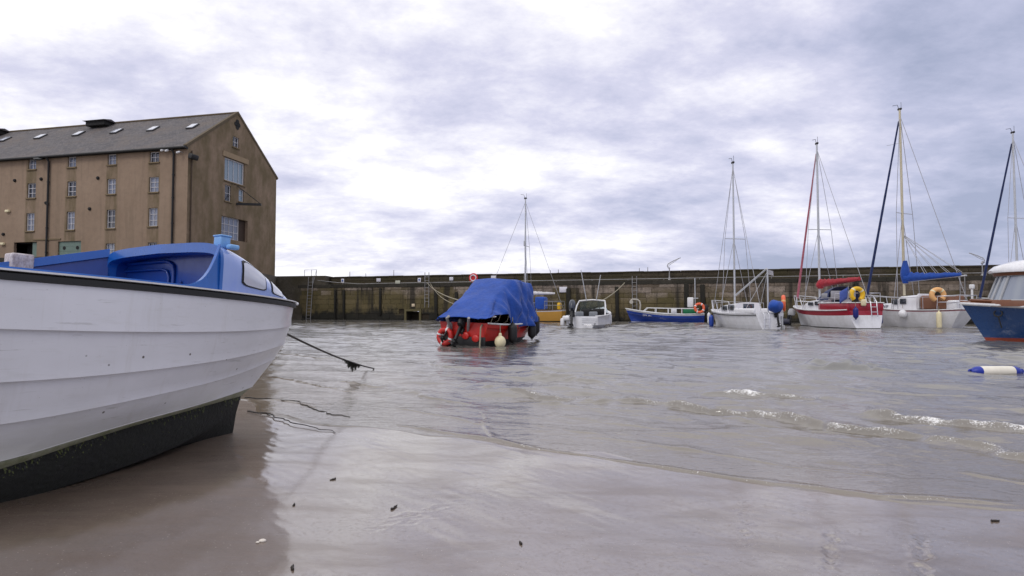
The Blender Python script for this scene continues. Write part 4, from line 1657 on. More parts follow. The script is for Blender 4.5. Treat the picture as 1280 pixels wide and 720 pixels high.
# roof fitting and mooring block
b = MB()
p = cud(1.33, PI - 1.05)
b.rbox((p.x, p.y, p.z + .04), (.09, .10, .10), .012)
b.rbox((p.x, p.y, p.z + .092), (.10, .115, .014), .006)
b.rbox((p.x + .03, p.y - .10, p.z + .0), (.09, .06, .04), .012)
b.build("roof_fitting", paint("pale_blue_fitting", (120, 170, 224), .4, grime=.4), ND, 40)
b = MB()
b.rbox((-2.03, 1.0, 1.34), (.16, .15, .13), .015)
b.rbox((-2.03, 1.0, 1.265), (.22, .2, .03), .01)
b.tube([(-1.93, .98, 1.36), (-1.66, .95, 1.36)], .018, 8)
b.build("mooring_block", paint("chipped_white_block", (206, 200, 204), .7, grime=.9, gscale=14, grime_col=lin((130, 110, 104)), bump=.5), ND, 40)

# weed hanging along the bottom edge
b = MB()
g = random.Random(5)
for k in range(3200):
    side = -1 if k % 4 else 1
    t = g.random() ** .8
    u, bb, z = nd_line(5, t)
    u2, b2, z2 = nd_line(6, t)
    f = abs(g.gauss(0, .16 + .10 * math.sin(t * 23) ** 2))
    if f > .9 or math.sin(t * 61) + math.sin(t * 37 + 1) < -.7:
        continue
    p = Vector((-(u + (u2 - u) * f), side * (bb + (b2 - bb) * f), z + (z2 - z) * f + .01))
    ln, wd = g.uniform(.008, .034), g.uniform(.003, .008)
    d = Vector((g.uniform(-.6, .6), side * g.uniform(.1, .6), -1)).normalized()
    a = Vector((1, 0, 0)) * wd
    b.add([p - a, p + a, p + d * ln + a * .4, p + d * ln * 1.1 - a * .4], [(0, 1, 2, 3)], 0 if g.random() < .45 else 1)
o = b.build("weed_growth", [paint("green_weed", (66, 72, 20), .6, grime=.5), paint("dark_weed", (14, 15, 7), .6, grime=.4)], ND, 0)

# ------------------------------------------------------------------ far boats: shared builders
def hull_stations(L, B, fs, fm, fb, draft, tw=.75, rake=.5, srake=.0, full=.36, n=28, bt=.10, stripe=None, fore=.5, vee=1.0):
    """list of stations stern -> bow; each a list of (x, y, z) from keel to sheer on the port side"""
    st = []
    for i in range(n + 1):
        t = i / n
        if t < .45:
            hb = B / 2 * (tw + (1 - tw) * math.sin(PI / 2 * t / .45))
        else:
            hb = B / 2 * max(0.0, math.cos(PI / 2 * (t - .45) / .55)) ** .72
        # sheer through fs, fm (at .4), fb
        zs = fs * (t - .4) * (t - 1) / .4 + fm * t * (t - 1) / (.4 * -.6) + fb * t * (t - .4) / .6
        kz = -draft * (math.sin(PI * min(1, (t * .8 + .2))) ** .6 if t < 1 else 0)
        if t > fore:
            e = (t - fore) / (1 - fore)
            kz = -draft * math.sin(PI * .2 + PI * .8 * fore) ** .6 * (1 - e ** 2.2)
        zst = zs - (stripe or .0)
        lev = [kz, kz * .6, kz * .25, min(-.02, kz * .1), bt]
        up = [bt + (zst - bt) * q for q in (.25, .5, .75, 1.0)]
        lev += up + ([zs] if stripe else [])
        p = full + (1.15 - full) * sstep(.45, 1.0, t) * vee
        sec = []
        for z in lev:
            s_ = max(0.0, min(1.0, (z - kz) / max(zs - kz, 1e-3)))
            y = hb * s_ ** p
            w_ = sstep(.55, 1.0, t)
            x = L * t - rake * (1 - (z + draft) / (fb + draft)) * w_ * 1.0 + srake * (zs - z) * (1 - sstep(0, .25, t))
            sec.append(Vector((x, max(y, .004), z)))
        st.append(sec)
    return st


def hull_mesh(st, mats, parent, bands, name="hull", sm=50):
    """bands: material index for each row of the section"""
    b = MB()
    nrow = len(st[0])
    for side in (1, -1):
        rows = [[Vector((s[j].x, s[j].y * side, s[j].z)) for s in st] for j in range(nrow)]
        for j in range(nrow - 1):
            rr_ = [rows[j], rows[j + 1]]
            if side < 0:
                rr_ = rr_[::-1]
            b.grid(rr_, bands[j])
    s0 = st[0]
    for j in range(nrow - 1):
        b.add([(s0[j].x, s0[j].y, s0[j].z), (s0[j].x, -s0[j].y, s0[j].z), (s0[j + 1].x, -s0[j + 1].y, s0[j + 1].z), (s0[j + 1].x, s0[j + 1].y, s0[j + 1].z)], [(0, 3, 2, 1)], bands[j])
    return b.build(name, mats, parent, sm)


def deck_mesh(st, mat, parent, z_in=-.03, camber=.05, t0=0, name="deck"):
    b = MB()
    rows = []
    for k in range(7):
        f = -1 + 2 * k / 6
        rows.append([Vector((s[-1].x, s[-1].y * f, s[-1].z + z_in + camber * (1 - f * f))) for s in st[t0:]])
    b.grid(rows[::-1])
    return b.build(name, mat, parent, 40)


def sheer_rail(st, mat, parent, r=.03, name="rubbing_strake", dz=0.0, out=.01):
    b = MB()
    P = [Vector((s[-1].x, s[-1].y + out, s[-1].z + dz)) for s in st] + [Vector((s[-1].x, -s[-1].y - out, s[-1].z + dz)) for s in st[::-1]]
    b.tube(P, r, 6)
    return b.build(name, mat, parent, 60)


def cabin(parent, x0, x1, w0, w1, z0, h0, h1, slope=.5, aft_slope=.05, mats=None, name="cabin", round_=.08, n=10):
    """coachroof from x0 (aft) to x1 (forward)"""
    b = MB()
    rings = []
    for k in range(n + 1):
        f = k / n
        x = x0 + (x1 - x0) * f
        wd = (w0 + (w1 - w0) * f) / 2
        h = h0 + (h1 - h0) * f
        e = (x1 - x) / max(slope, .01)
        h *= min(1, max(.04, e)) ** .8
        rings.append([(x, -wd, z0 - .1), (x, -wd, z0 + h * .55), (x, -wd * .93, z0 + h * .9), (x, -wd * .75, z0 + h), (x, 0, z0 + h + .04), (x, wd * .75, z0 + h), (x, wd * .93, z0 + h * .9), (x, wd, z0 + h * .55), (x, wd, z0 - .1)])
    b.loft(rings, True, True)
    return b.build(name, mats or M_white, parent, 40)


def fender(name, label, loc, rotz=0, r=.11, h=.5, mat=None, ends=None, hang=.4, group="fenders hanging on the boats", ball=False):
    t = thing(name, label, "fender", loc, rotz, group)
    b = MB()
    if ball:
        b.ball((0, 0, 0), (r, r, r * 1.12), 16)
        b.lathe([(.05, 0), (.04, .08), (.0, .1)], (0, 0, r), n=8)
    else:
        b.lathe([(.02, -h / 2 - .05), (r * .5, -h / 2), (r * .9, -h / 2 + r * .4), (r, -h / 2 + r * .8), (r, h / 2 - r * .8), (r * .9, h / 2 - r * .4), (r * .5, h / 2), (.02, h / 2 + .05)], n=14)
    b.build("body", mat or M_white, t, 50)
    if not ball:
        b = MB()
        for s in (-1, 1):
            b.torus((0, 0, s * (h / 2 + .05)), .03, .014, (1, 0, 0), 10, 6)
        b.build("eye", ends or mat or M_white, t, 50)
    if hang:
        b = MB()
        b.tube([(0, 0, h / 2 if not ball else r), (0, 0, (h / 2 if not ball else r) + hang)], .012, 5)
        b.build("lanyard", M_rope, t, 50)
    return t


def world_of(root, p):
    return Matrix.Translation(root.location) @ root.rotation_euler.to_matrix().to_4x4() @ Vector(p)


def outboard(parent, loc, tilt=0.0, s=1.0, mat=None, name="outboard_motor", rz=0.0):
    o = thing(name, None, None, loc)
    o.parent = parent
    o.rotation_euler = (0, tilt, rz)
    b = MB()
    rings = []
    for z, a, c_ in ((.10, .10, .07), (.13, .19, .12), (.25, .22, .14), (.42, .20, .13), (.52, .13, .09), (.54, .04, .03)):
        rings.append([(-.16 * s + a * s * math.cos(2 * PI * k / 14), c_ * s * math.sin(2 * PI * k / 14), z * s) for k in range(14)])
    b.loft(rings)
    b.build("cowl", mat or M_black, o, 45)
    b = MB()
    b.rbox((-.14 * s, 0, -.25 * s), (.14 * s, .09 * s, .75 * s), .03 * s)
    b.rbox((-.14 * s, 0, -.52 * s), (.3 * s, .16 * s, .025 * s), .01 * s)
    b.lathe([(.015 * s, -.2 * s), (.055 * s, -.12 * s), (.055 * s, .1 * s), (.02 * s, .2 * s)], (-.14 * s, 0, -.68 * s), (1, 0, 0), 10)
    b.rbox((0, 0, .02 * s), (.12 * s, .2 * s, .22 * s), .02 * s)
    b.build("lower_leg", M_black, o, 45)
    b = MB()
    for k in range(3):
        a = k * 2 * PI / 3
        b.rbox((-.33 * s, .07 * s * math.cos(a), -.68 * s + .07 * s * math.sin(a)), (.02 * s, .1 * s, .06 * s), .01 * s, (a, 0, .5))
    b.build("propeller", M_black, o, 45)
    return o


def lifebuoy(name, label, loc, axis, RR=.27, r=.075, mat=None, band=None, horseshoe=False, group="lifebuoys on the boats"):
    t = thing(name, label, "lifebuoy", loc, 0, group)
    b = MB()
    b.torus((0, 0, 0), RR, r, axis, 28, 10, 0, .80 if horseshoe else 1.0, .85 if horseshoe else 0)
    b.build("ring", mat or M_orange, t, 60)
    q = Vector((0, 0, 1)).rotation_difference(Vector(axis).normalized()).to_matrix()
    for k in range(4):
        b = MB()
        a = PI / 4 + k * PI / 2
        if horseshoe and k in (2, 3):
            continue
        b.tube([q @ Vector((RR * math.cos(a + d), RR * math.sin(a + d), 0)) for d in (-.12, 0, .12)], r * 1.05, 10)
        b.build("band", band or M_whitep, t, 60)
    return t


def mast_rig(root, x, z0, zt, r=.055, spread=None, fore=None, aft=None, shrouds=(), head=True, mat=None, rake=0.0, fore_r=None, fore_mat=None, wire=.011, vane=True):
    """mast with spreaders, stays; fore / aft / shrouds are deck points"""
    top = Vector((x - rake, 0, zt))
    foot = Vector((x, 0, z0))
    o = thing("mast", None, None, (0, 0, 0))
    o.parent = root
    b = MB()
    b.tube([foot, foot.lerp(top, .5), top], [r, r, r * .8], 10)
    b.build("spar", mat or M_alu, o, 60)
    if spread:
        zf, hw = spread
        c_ = foot.lerp(top, zf)
        b = MB()
        b.tube([c_ + Vector((-.12, hw, -.02)), c_, c_ + Vector((-.12, -hw, -.02))], .022, 6)
        b.build("spreader", M_alu, o, 60)
    if head:
        b = MB()
        b.rbox(top + Vector((0, 0, .05)), (.22, .1, .12), .03)
        if vane:
            b.tube([top + Vector((.05, 0, .08)), top + Vector((.12, 0, .32)), top + Vector((.38, .0, .36))], .014, 5)
            b.tube([top + Vector((-.08, 0, .08)), top + Vector((-.08, 0, .42))], .01, 5)
        b.build("masthead_fitting", M_black, o, 40)
    for sp in shrouds:
        b = MB()
        pts = [top.lerp(foot, .02), Vector(sp)]
        if spread:
            c_ = foot.lerp(top, spread[0])
            pts = [top.lerp(foot, .02), c_ + Vector((-.12, math.copysign(spread[1], sp[1]), -.02)), Vector(sp)]
        b.tube(pts, wire, 5)
        b.build("shroud", M_wire, o, 60)
        b = MB()
        if spread:
            b.tube([c_ - Vector((0, 0, .06)), Vector(sp) + Vector((.25, 0, 0))], wire, 5)
            b.build("lower_shroud", M_wire, o, 60)
    for nm, e, rad, mt in (("forestay", fore, fore_r, fore_mat), ("backstay", aft, None, None)):
        if e is None:
            continue
        b = MB()
        a = top.lerp(foot, .03)
        b.tube([a, Vector(e)], wire, 5)
        b.build(nm, M_wire, o, 60)
        if rad:
            b = MB()
            g_ = random.Random(3)
            P = [a.lerp(Vector(e), .03 + .93 * k / 24) for k in range(25)]
            b.tube(P, [rad * (.55 + .45 * (k / 24)) * g_.uniform(.93, 1.07) for k in range(25)], 9)
            b.build("furled_sail", mt, o, 60)
    return o


def rails(parent, name, pts_list, r=.016, mat=None):
    b = MB()
    for P in pts_list:
        b.tube(P, r, 6)
    return b.build(name, mat or M_steel, parent, 60)


def boom_cover(parent, x_mast, x_end, z0, z1, mat, h0=.5, h1=.16, y=0.0, name="sail_cover", collar=.7, y1=None):
    b = MB()
    g_ = random.Random(9)
    rings = []
    y1 = y if y1 is None else y1
    n = 26
    for k in range(n + 1):
        f = k / n
        x = x_mast + (x_end - x_mast) * f
        h = (h0 + (h1 - h0) * f ** .7) * g_.uniform(.9, 1.08)
        wd = h * .42
        zc_ = z0 + (z1 - z0) * f
        yc = y + (y1 - y) * f
        rings.append([(x, yc + wd * math.sin(2 * PI * j / 12) * (1 if math.cos(2 * PI * j / 12) < .3 else .55), zc_ + h * .5 * (1 - math.cos(2 * PI * j / 12) * -1) - .06 - .0 * j) for j in range(12)])
    b.loft(rings)
    if collar:
        rr_ = []
        for k in range(9):
            f = k / 8
            q = (.13 + .08 * math.sin(PI * f) + .03 * math.sin(5 * f))
            rr_.append([(x_mast + .02 + q * math.cos(2 * PI * j / 12), y + q * math.sin(2 * PI * j / 12), z0 - .12 + (collar + .12) * f) for j in range(12)])
        b.loft(rr_)
    return b.build(name, mat, parent, 60)


def windows(parent, spec, mat=None, name="window"):
    for c_, size, rot in spec:
        b = MB()
        b.rbox(c_, size, min(size[0], size[2]) * .12 if min(size) > .02 else .004, rot)
        b.build(name, mat or M_glass, parent, 40)

def boat(name, label, cat, px, Y, a, group="boats moored in the harbour", dz=0.0):
    X = (px - 640) / FPX * Y
    return thing(name, label, cat, (X, Y, dz), heading(a), group)


# ============ red boat under the blue tarpaulin
A = boat("open_boat", "red open boat covered with blue tarpaulin, transom towards the beach", "boat", 579, 15.35, 25)
A.rotation_euler = (R(1.5), R(-1.0), heading(25))
stA = hull_stations(4.6, 1.9, .66, .58, .86, .30, .80, .55, .0, .30, bt=.16)
hull_mesh(stA, [M_red, M_black], A, [1, 1, 1, 1, 0, 0, 0, 0])
deck_mesh(stA, paint("dark_cockpit", (30, 26, 26), .8), A, -.14, .0)
sheer_rail(stA, M_whitep, A, .026, "gunwale", .0, .0)
b = MB()                                       # foredeck
rows = []
for k in range(5):
    f = -1 + k / 2
    rows.append([Vector((s[-1].x, s[-1].y * f, s[-1].z + .01 + .06 * (1 - f * f))) for s in stA[19:]])
b.grid(rows[::-1])
b.build("foredeck", M_white, A, 40)
b = MB()                                       # wheelhouse front showing past the cover
b.add([(3.1, -.55, .6), (3.1, .55, .6), (3.02, .5, 1.62), (3.02, -.5, 1.62), (3.5, -.42, .72), (3.5, .42, .72), (3.14, .4, 1.6), (3.14, -.4, 1.6)],
      [(4, 5, 6, 7), (0, 4, 7, 3), (1, 2, 6, 5), (3, 7, 6, 2)])
b.build("windscreen", M_glass, A, 0)
rails(A, "bow_rail", [[(3.1, -.5, 1.5), (3.55, -.5, 1.46), (3.72, -.46, 1.3), (3.8, -.44, .8)], [(3.1, .5, 1.5), (3.55, .5, 1.46), (3.72, .46, 1.3), (3.8, .44, .8)], [(3.72, -.46, 1.3), (3.85, 0, 1.32), (3.72, .46, 1.3)]], .024, M_whitep)
b = MB()
b.tube([(4.2, 0, .86), (5.0, 0, 1.0)], .022, 6)
b.build("stem_roller", M_gal, A)
b = MB()                                       # transom black band and engine wells
b.rbox((-.03, 0, .13), (.05, 1.40, .30), .02)
b.build("transom_band", M_black, A, 30)
for y, z in ((-.10, .30), (-.42, .24)):
    b = MB()
    b.ball((-.07, y, z), (.03, .12, .10), 14)
    b.build("transom_float", M_red, A, 60)
outboard(A, (-.08, .02, .42), R(38), .75)
outboard(A, (-.08, .42, .36), R(52), .55, M_grey)
b = MB()
b.tube([(.05, .38, .30), (-.28, .36, .78), (-.2, .34, .82)], .04, 8)
b.tube([(.05, -.12, .40), (-.24, -.30, .80)], .04, 8)
b.build("engine_bracket", M_gal, A, 50)
b = MB()
b.tube([(.0, -.58, .62), (-.12, -.60, .55), (-.16, -.60, .02)], .022, 6)
b.build("painter", M_rope, A, 50)
# tarpaulin, lying over the boat
TP = thing("tarpaulin", "crumpled blue tarpaulin draped over the red open boat", "tarpaulin", A.location, 0, None, tuple(A.rotation_euler))
secs = [  # x, hem z port, hem z stbd, half width, ridge z, ridge half width
    (-.22, .72, .80, .80, .80, .62), (.0, .66, .84, .86, .94, .56), (.35, .60, .88, .90, 1.14, .50), (.75, .56, .90, .93, 1.36, .46),
    (1.05, .54, .72, .95, 1.53, .46), (1.4, .54, .52, .96, 1.72, .48), (1.72, .54, .50, .95, 1.91, .54), (2.3, .55, .50, .93, 1.88, .58), (2.8, .58, .52, .90, 1.83, .58), (3.1, .62, .58, .86, 1.80, .56), (3.16, .66, .60, .84, 1.76, .55)]
g = np.random.default_rng(8)
NX, NY = 90, 70
xs_ = np.linspace(-.22, 3.16, NX)
col_ = lambda k: np.interp(xs_, [s[0] for s in secs], [s[k] for s in secs])
hp, hs_, hw_, rz_, rw_ = (col_(k) for k in (1, 2, 3, 4, 5))
CREASES = []
_g = random.Random(21)
for _ in range(34):
    a_ = _g.uniform(.1, 1.45)
    CREASES.append((_g.uniform(-.1, 3.1), _g.uniform(-1, 1), math.cos(a_) * _g.choice((-1, 1)), math.sin(a_), _g.choice((-1, 1, 1)) * _g.uniform(.035, .085)))
rows = []
for i in range(NX):
    row = []
    for j in range(NY + 1):
        v_ = -1 + 2 * j / NY
        s_ = -1 if v_ < 0 else 1
        hem = hs_[i] if v_ < 0 else hp[i]
        q_ = abs(v_)
        if q_ < .35:
            y = rw_[i] * q_ / .35
            z = rz_[i] - .02 * (q_ / .35) ** 2
        else:
            e = (q_ - .35) / .65
            y = rw_[i] + (hw_[i] - rw_[i]) * e ** (.62 - .30 * float(sstep(1.2, 2.0, xs_[i])))
            z = rz_[i] + (hem - rz_[i]) * e - .0
        x = xs_[i]
        fold = .050 * math.sin(5 * q_ + 2.6 * x + 1.7 * s_ + 1.2 * math.sin(2.3 * x)) * math.sin(2.1 * x + 2.6 * q_) + .020 * math.sin(8 * x - 7 * q_ * s_ + 2 * math.sin(3 * q_)) * q_ + .012 * math.sin(17 * x * .6 + 11 * q_ * s_ + 3 * math.sin(2 * x)) * q_
        for cx0, cq0, ax_, aq_, am_ in CREASES:          # sharp pulled creases
            dd = abs((x - cx0) * aq_ - (q_ * s_ - cq0) * ax_)
            al = (x - cx0) * ax_ + (q_ * s_ - cq0) * aq_
            fold += am_ * max(0, 1 - dd / .11) * max(0, 1 - (al / .75) ** 2) * (.6 if q_ < .35 else 1)
        fold *= (.35 + q_)
        dz_ = .02 * math.sin(7 * x + 3 * s_ + 4 * y) - .05 * math.exp(-((x - 1.15) / .25) ** 2) * q_
        row.append(Vector((x + .3 * fold, s_ * (y + fold), z + dz_ * .6)))
    rows.append(row)
b = MB()
b.grid(rows)
# end flap over the wheelhouse
end = rows[-1]
b.grid([end, [Vector((p.x + .03, p.y * .98, max(.70, p.z - .35 * (p.z - .66)))) for p in end], [Vector((p.x + .05, p.y * .95, .72 + .02 * math.sin(9 * p.y))) for p in end]])
sheet = b.build("sheet", M_blue, TP, 75)
so = sheet.modifiers.new("thickness", "SOLIDIFY")
so.thickness = .006
for i in range(6, NX - 4, 11):
    p = rows[i][0]
    b = MB()
    b.tube([p, p + Vector((0, .06, -.16)), p + Vector((.02, .16, -.2))], .008, 5)
    b.build("tie_cord", M_rope, TP, 50)
lifebuoy("lifebuoy", "red lifebuoy with torn white band hung on red boat transom", world_of(A, (-.13, .50, .26)), world_of(A, (-1, .0, .1)) - world_of(A, (0, 0, 0)), .19, .075, M_red, M_whitep)
fender("ball_fender", "cream ball fender afloat by the red boat stern quarter", world_of(A, (.30, -.98, .15)), 0, .155, 0, M_cream, None, .3, ball=True)
fender("tube_fender", "black tube fender on red boat side, next to the cream ball", world_of(A, (1.05, -1.0, .35)), 0, .13, .5, M_black, None, .2)
fender("tube_fender", "black tube fender midway along the red boat side", world_of(A, (2.4, -1.02, .36)), 0, .13, .44, M_black, None, .2)
fender("tube_fender", "long black fender hanging alone below the red boat bow", world_of(A, (4.35, -.36, .42)), 0, .11, .6, M_black, None, .25)

# ============ tan yacht by the wall
Bt = boat("sailing_yacht", "tan hulled yacht with white cabin lying along the wall", "yacht", 705, 42.3, -74)
M_tan = paint("tan_hull", (196, 146, 62), .4, grime=.3, coat=.2)
stB = hull_stations(6.6, 2.2, .92, .86, 1.12, .5, .72, .9, .15, .34, stripe=.10, bt=.08)
hull_mesh(stB, [M_tan, M_anti, M_white], Bt, [1, 1, 1, 1, 0, 0, 0, 0, 2])
deck_mesh(stB, M_white, Bt)
sheer_rail(stB, M_wood, Bt, .025, "toe_rail")
cabin(Bt, 2.2, 4.9, 1.5, 1.0, .88, .55, .42, .9)
windows(Bt, [((2.8 + .7 * k, .735 - .055 * k, 1.18), (.5, .03, .18), (0, 0, -.08)) for k in range(2)] + [((2.8 + .7 * k, -.735 + .055 * k, 1.18), (.5, .03, .18), (0, 0, .08)) for k in range(2)])
mast_rig(Bt, 3.0, 1.4, 9.5, .06, (.55, .75), (6.4, 0, 1.15), (.05, 0, .95), ((2.7, 1.0, .9), (2.7, -1.0, .9)), wire=.014)
b = MB()
b.rbox((3.06, 0, 6.05), (.16, .16, .42), .04)
b.build("mast_radar_reflector", M_grey, Bt, 40)
boom_cover(Bt, 2.95, .7, 2.1, 2.15, M_whitec, .40, .14, collar=.75)
b = MB()
b.rbox((1.75, 0, 1.42), (.75, 1.25, .95), .12)
b.build("spray_hood", M_blue, Bt, 50)
rails(Bt, "pushpit", [[(1.3, .95, .95), (1.3, .98, 1.55), (.1, .8, 1.55), (.1, -.8, 1.55), (1.3, -.98, 1.55), (1.3, -.98, .95)], [(.1, .8, .9), (.1, .8, 1.55)], [(.1, -.8, .9), (.1, -.8, 1.55)], [(.7, .9, .9), (.7, .9, 1.55)], [(1.3, .97, 1.25), (.1, .8, 1.25), (.1, -.8, 1.25)]], .022, M_gal)
b = MB()
b.rbox((.25, .55, 1.2), (.3, .35, .5), .08)
b.build("stern_locker", M_yellow, Bt, 40)

# ============ white speedboat
C = boat("speedboat", "small white speedboat seen from behind with tubular windscreen frame", "speedboat", 727, 29.0, 24)
stC = hull_stations(4.3, 1.85, .62, .68, .92, .25, .88, .7, -.05, .28, bt=.05)
hull_mesh(stC, [M_white, M_grey], C, [1, 0, 0, 0, 0, 0, 0, 0])
sheer_rail(stC, M_whitep, C, .045, "rubbing_strake")
deck_mesh(stC, M_white, C, .0, .08, 17, "foredeck")
b = MB()
b.box((1.3, 0, .18), (2.5, 1.5, .06))
for s in (-1, 1):
    b.box((1.3, s * .78, .42), (2.6, .12, .5))
b.build("cockpit_liner", M_white, C, 40)
b = MB()
b.rbox((1.9, -.36, .75), (.4, .7, .5), .08, (0, -.2, 0))
b.torus((1.62, -.36, .98), .17, .018, (-.8, 0, .5), 18, 6)
b.rbox((2.0, .3, .8), (.4, .6, .4), .1)
b.build("console", M_dark, C, 40)
for s in (-1, 1):
    b = MB()
    b.rbox((1.05, s * .38, .44), (.5, .5, .34), .06)
    b.rbox((.84, s * .38, .70), (.1, .46, .32), .05)
    b.build("helm_seat", paint("seat_vinyl", (120, 124, 130), .6, grime=.4), C, 40)
rails(C, "windscreen_frame", [[(1.45, .86, .66), (1.75, .80, 1.18), (1.95, .72, 1.44), (2.0, 0, 1.50), (1.95, -.72, 1.44), (1.75, -.80, 1.18), (1.45, -.86, .66)]], .045, M_whitep)
M_cw = bpy.data.materials.new("clear_windscreen")
M_cw.use_nodes = True
_b = M_cw.node_tree.nodes["Principled BSDF"]
_b.inputs["Base Color"].default_value = (.45, .55, .55, 1)
_b.inputs["Transmission Weight"].default_value = .85
_b.inputs["Roughness"].default_value = .08
_b.inputs["IOR"].default_value = 1.1
b = MB()
b.grid([[(2.35, y, .78 + .02 * (1 - y * y)), (2.12, y * .92, 1.12), (1.99, y * .88, 1.42)] for y in (.8, .4, 0, -.4, -.8)])
b.build("windscreen", M_cw, C, 40)
outboard(C, (-.02, .50, .72), R(24), 1.3, paint("dark_blue_cowl", (40, 46, 60), .35, coat=.4), rz=.2)
b = MB()
b.rbox((-.12, .78, .52), (.3, .42, .26), .08)
b.rbox((-.2, .98, .32), (.16, .2, .4), .05)
b.build("engine_bracket", M_white, C, 40)
b = MB()
b.tube([(-.25, -.2, .18), (-.25, -.62, .18)], .02, 6)
b.tube([(0, -.2, .2), (-.25, -.2, .18)], .02, 6)
b.tube([(0, -.62, .2), (-.25, -.62, .18)], .02, 6)
b.build("boarding_step", M_steel, C, 40)
b = MB()
for z in (.2, .3, .4, .5):
    b.box((-.03, -.42, z), (.02, .8, .015))
b.build("moulding_line", M_grey, C, 0)
for (x, y, dx, dy, h_, nm) in ((1.9, .3, -.2, .25, 1.7, "tilted_pole"), (1.9, -.25, -.1, -.28, 1.4, "tilted_pole")):
    b = MB()
    b.tube([(x, y, 1.45), (x + dx, y + dy, 1.45 + h_)], .022, 6)
    b.build(nm, M_alu, C, 40)
fender("tube_fender", "white fender hanging by the white speedboat bow", world_of(C, (3.5, -.62, .42)), 0, .09, .55, M_white, M_grey, .3)

# ============ blue open boat
D = boat("open_boat", "blue open boat with white gunwale and rail lying along the wall", "boat", 880, 40.6, -73)
M_royal = paint("royal_blue_hull", (14, 58, 152), .3, grime=.25, coat=.4)
stD = hull_stations(5.6, 1.9, .66, .62, 1.02, .3, .78, .55, .05, .3, bt=.03, stripe=.13)
hull_mesh(stD, [M_royal, M_white, M_whitep], D, [1, 1, 1, 1, 0, 0, 0, 0, 2])
deck_mesh(stD, M_grey, D, -.30, .0)
sheer_rail(stD, M_whitep, D, .04, "gunwale")
rails(D, "side_rail", [[(4.25, s * .66, .82), (4.0, s * .78, 1.06), (2.5, s * .95, 1.02), (.4, s * .86, 1.0)] for s in (1, -1)] + [[(x, s * y, .62), (x, s * y, 1.03)] for x, y in ((3.4, .86), (2.5, .95), (1.55, .95), (.5, .86)) for s in (1, -1)], .035, M_whitep)
b = MB()
b.rbox((.95, .1, .80), (1.0, .9, .42), .05)
b.build("green_tub", M_green, D, 40)
b = MB()
b.rbox((2.1, .3, .82), (.4, .4, .36), .04)
b.build("fish_box", M_white, D, 40)
b = MB()
b.tube([(4.55, .1, .8), (4.5, .1, 1.25), (4.55, .1, 1.55), (4.72, .1, 1.68), (5.1, .1, 1.70), (5.2, .1, 1.60)], .06, 8)
b.lathe([(.14, -.06), (.14, .06)], (5.16, .1, 1.5), (0, 1, 0), 12)
b.build("pot_hauler", paint("hauler_grey", (176, 170, 160), .5, grime=.5), D, 50)
b = MB()
b.tube([(.62, .3, .7), (.62, .3, 3.2)], .035, 8)
b.tube([(.4, .3, 1.75), (.86, .3, 1.75)], .03, 6)
b.build("stern_pole", M_alu, D, 50)
b = MB()
b.rbox((.95, .45, 1.45), (.42, .42, .72), .05)
b.build("white_locker", M_whitep, D, 40)
outboard(D, (-.02, 0, .72), R(16), 1.05)
def hull_y(st, x, z):
    best = None
    for s in st:
        for p in s:
            d = abs(p.x - x) * 1.0 + abs(p.z - z) * 1.5
            if best is None or d < best[0]:
                best = (d, p)
    return best[1].y
lettering("LH 361", .24, M_white, D, (3.95, hull_y(stD, 3.95, .52) + .035, .52), (R(80), 0, R(180 - 11)))
lifebuoy("lifebuoy", "orange and white lifebuoy at the stern of blue open boat", world_of(D, (.35, .98, 1.05)), (-.25, -.96, .1), .30, .09, M_orange, M_whitep)

# ============ white yacht, nearest of the three in the middle
E = boat("sailing_yacht", "small white yacht with boom raised on a crutch and blue bagged outboard", "yacht", 962, 28.0, -11)
stE = hull_stations(5.3, 2.1, .80, .78, 1.0, .40, .74, .6, -.12, .33, bt=.02, stripe=.08)
hull_mesh(stE, [M_white, M_anti, M_grey], E, [1, 1, 1, 0, 0, 0, 0, 0, 0])
deck_mesh(stE, M_white, E)
sheer_rail(stE, M_black, E, .022, "rubbing_strake", -.10)
cabin(E, 1.75, 4.2, 1.5, 1.0, .80, .52, .34, .9)
windows(E, [((2.2, .745, 1.08), (.62, .05, .30), (0, 0, -.12)), ((3.0, .655, 1.05), (.62, .05, .26), (0, 0, -.12)), ((2.2, -.75, 1.10), (.42, .03, .2), (0, 0, .1)), ((1.74, .0, 1.05), (.03, .62, .44), (0, 0, 0))])
b = MB()
for s in (-1, 1):
    b.rbox((.95, s * .78, .90), (1.7, .16, .26), .05)
b.build("cockpit_coaming", M_white, E, 40)
mast_rig(E, 3.0, 1.3, 9.1, .05, (.46, .62), (5.15, 0, 1.05), (.05, .45, .9), ((2.8, .9, .85), (2.8, -.9, .85)), wire=.014)
b = MB()
b.tube([(2.9, 0, 1.75), (.35, -.12, 3.05)], .048, 8)
b.build("boom", M_alu, E, 50)
b = MB()
b.tube([(.3, -.12, .8), (.3, -.12, 3.0)], .04, 8)
b.tube([(.3, -.12, 2.9), (1.9, -.75, .95)], .012, 5)
b.tube([(.3, -.12, 2.9), (1.0, .7, .95)], .012, 5)
b.build("boom_crutch", M_alu, E, 50)
b = MB()
b.add([(.24, -.10, 2.98), (.24, -.40, 2.92), (.24, -.42, 2.68), (.24, -.12, 2.74)], [(0, 1, 2, 3), (3, 2, 1, 0)])
b.build("flag", M_whitec, E, 0)
rails(E, "pulpit", [[(4.3, .52, .92), (4.4, .5, 1.42), (5.15, .12, 1.5), (5.15, -.12, 1.5), (4.4, -.5, 1.42), (4.3, -.52, .92)], [(5.0, .15, 1.0), (5.15, .12, 1.5)], [(5.0, -.15, 1.0), (5.15, -.12, 1.5)]], .02)
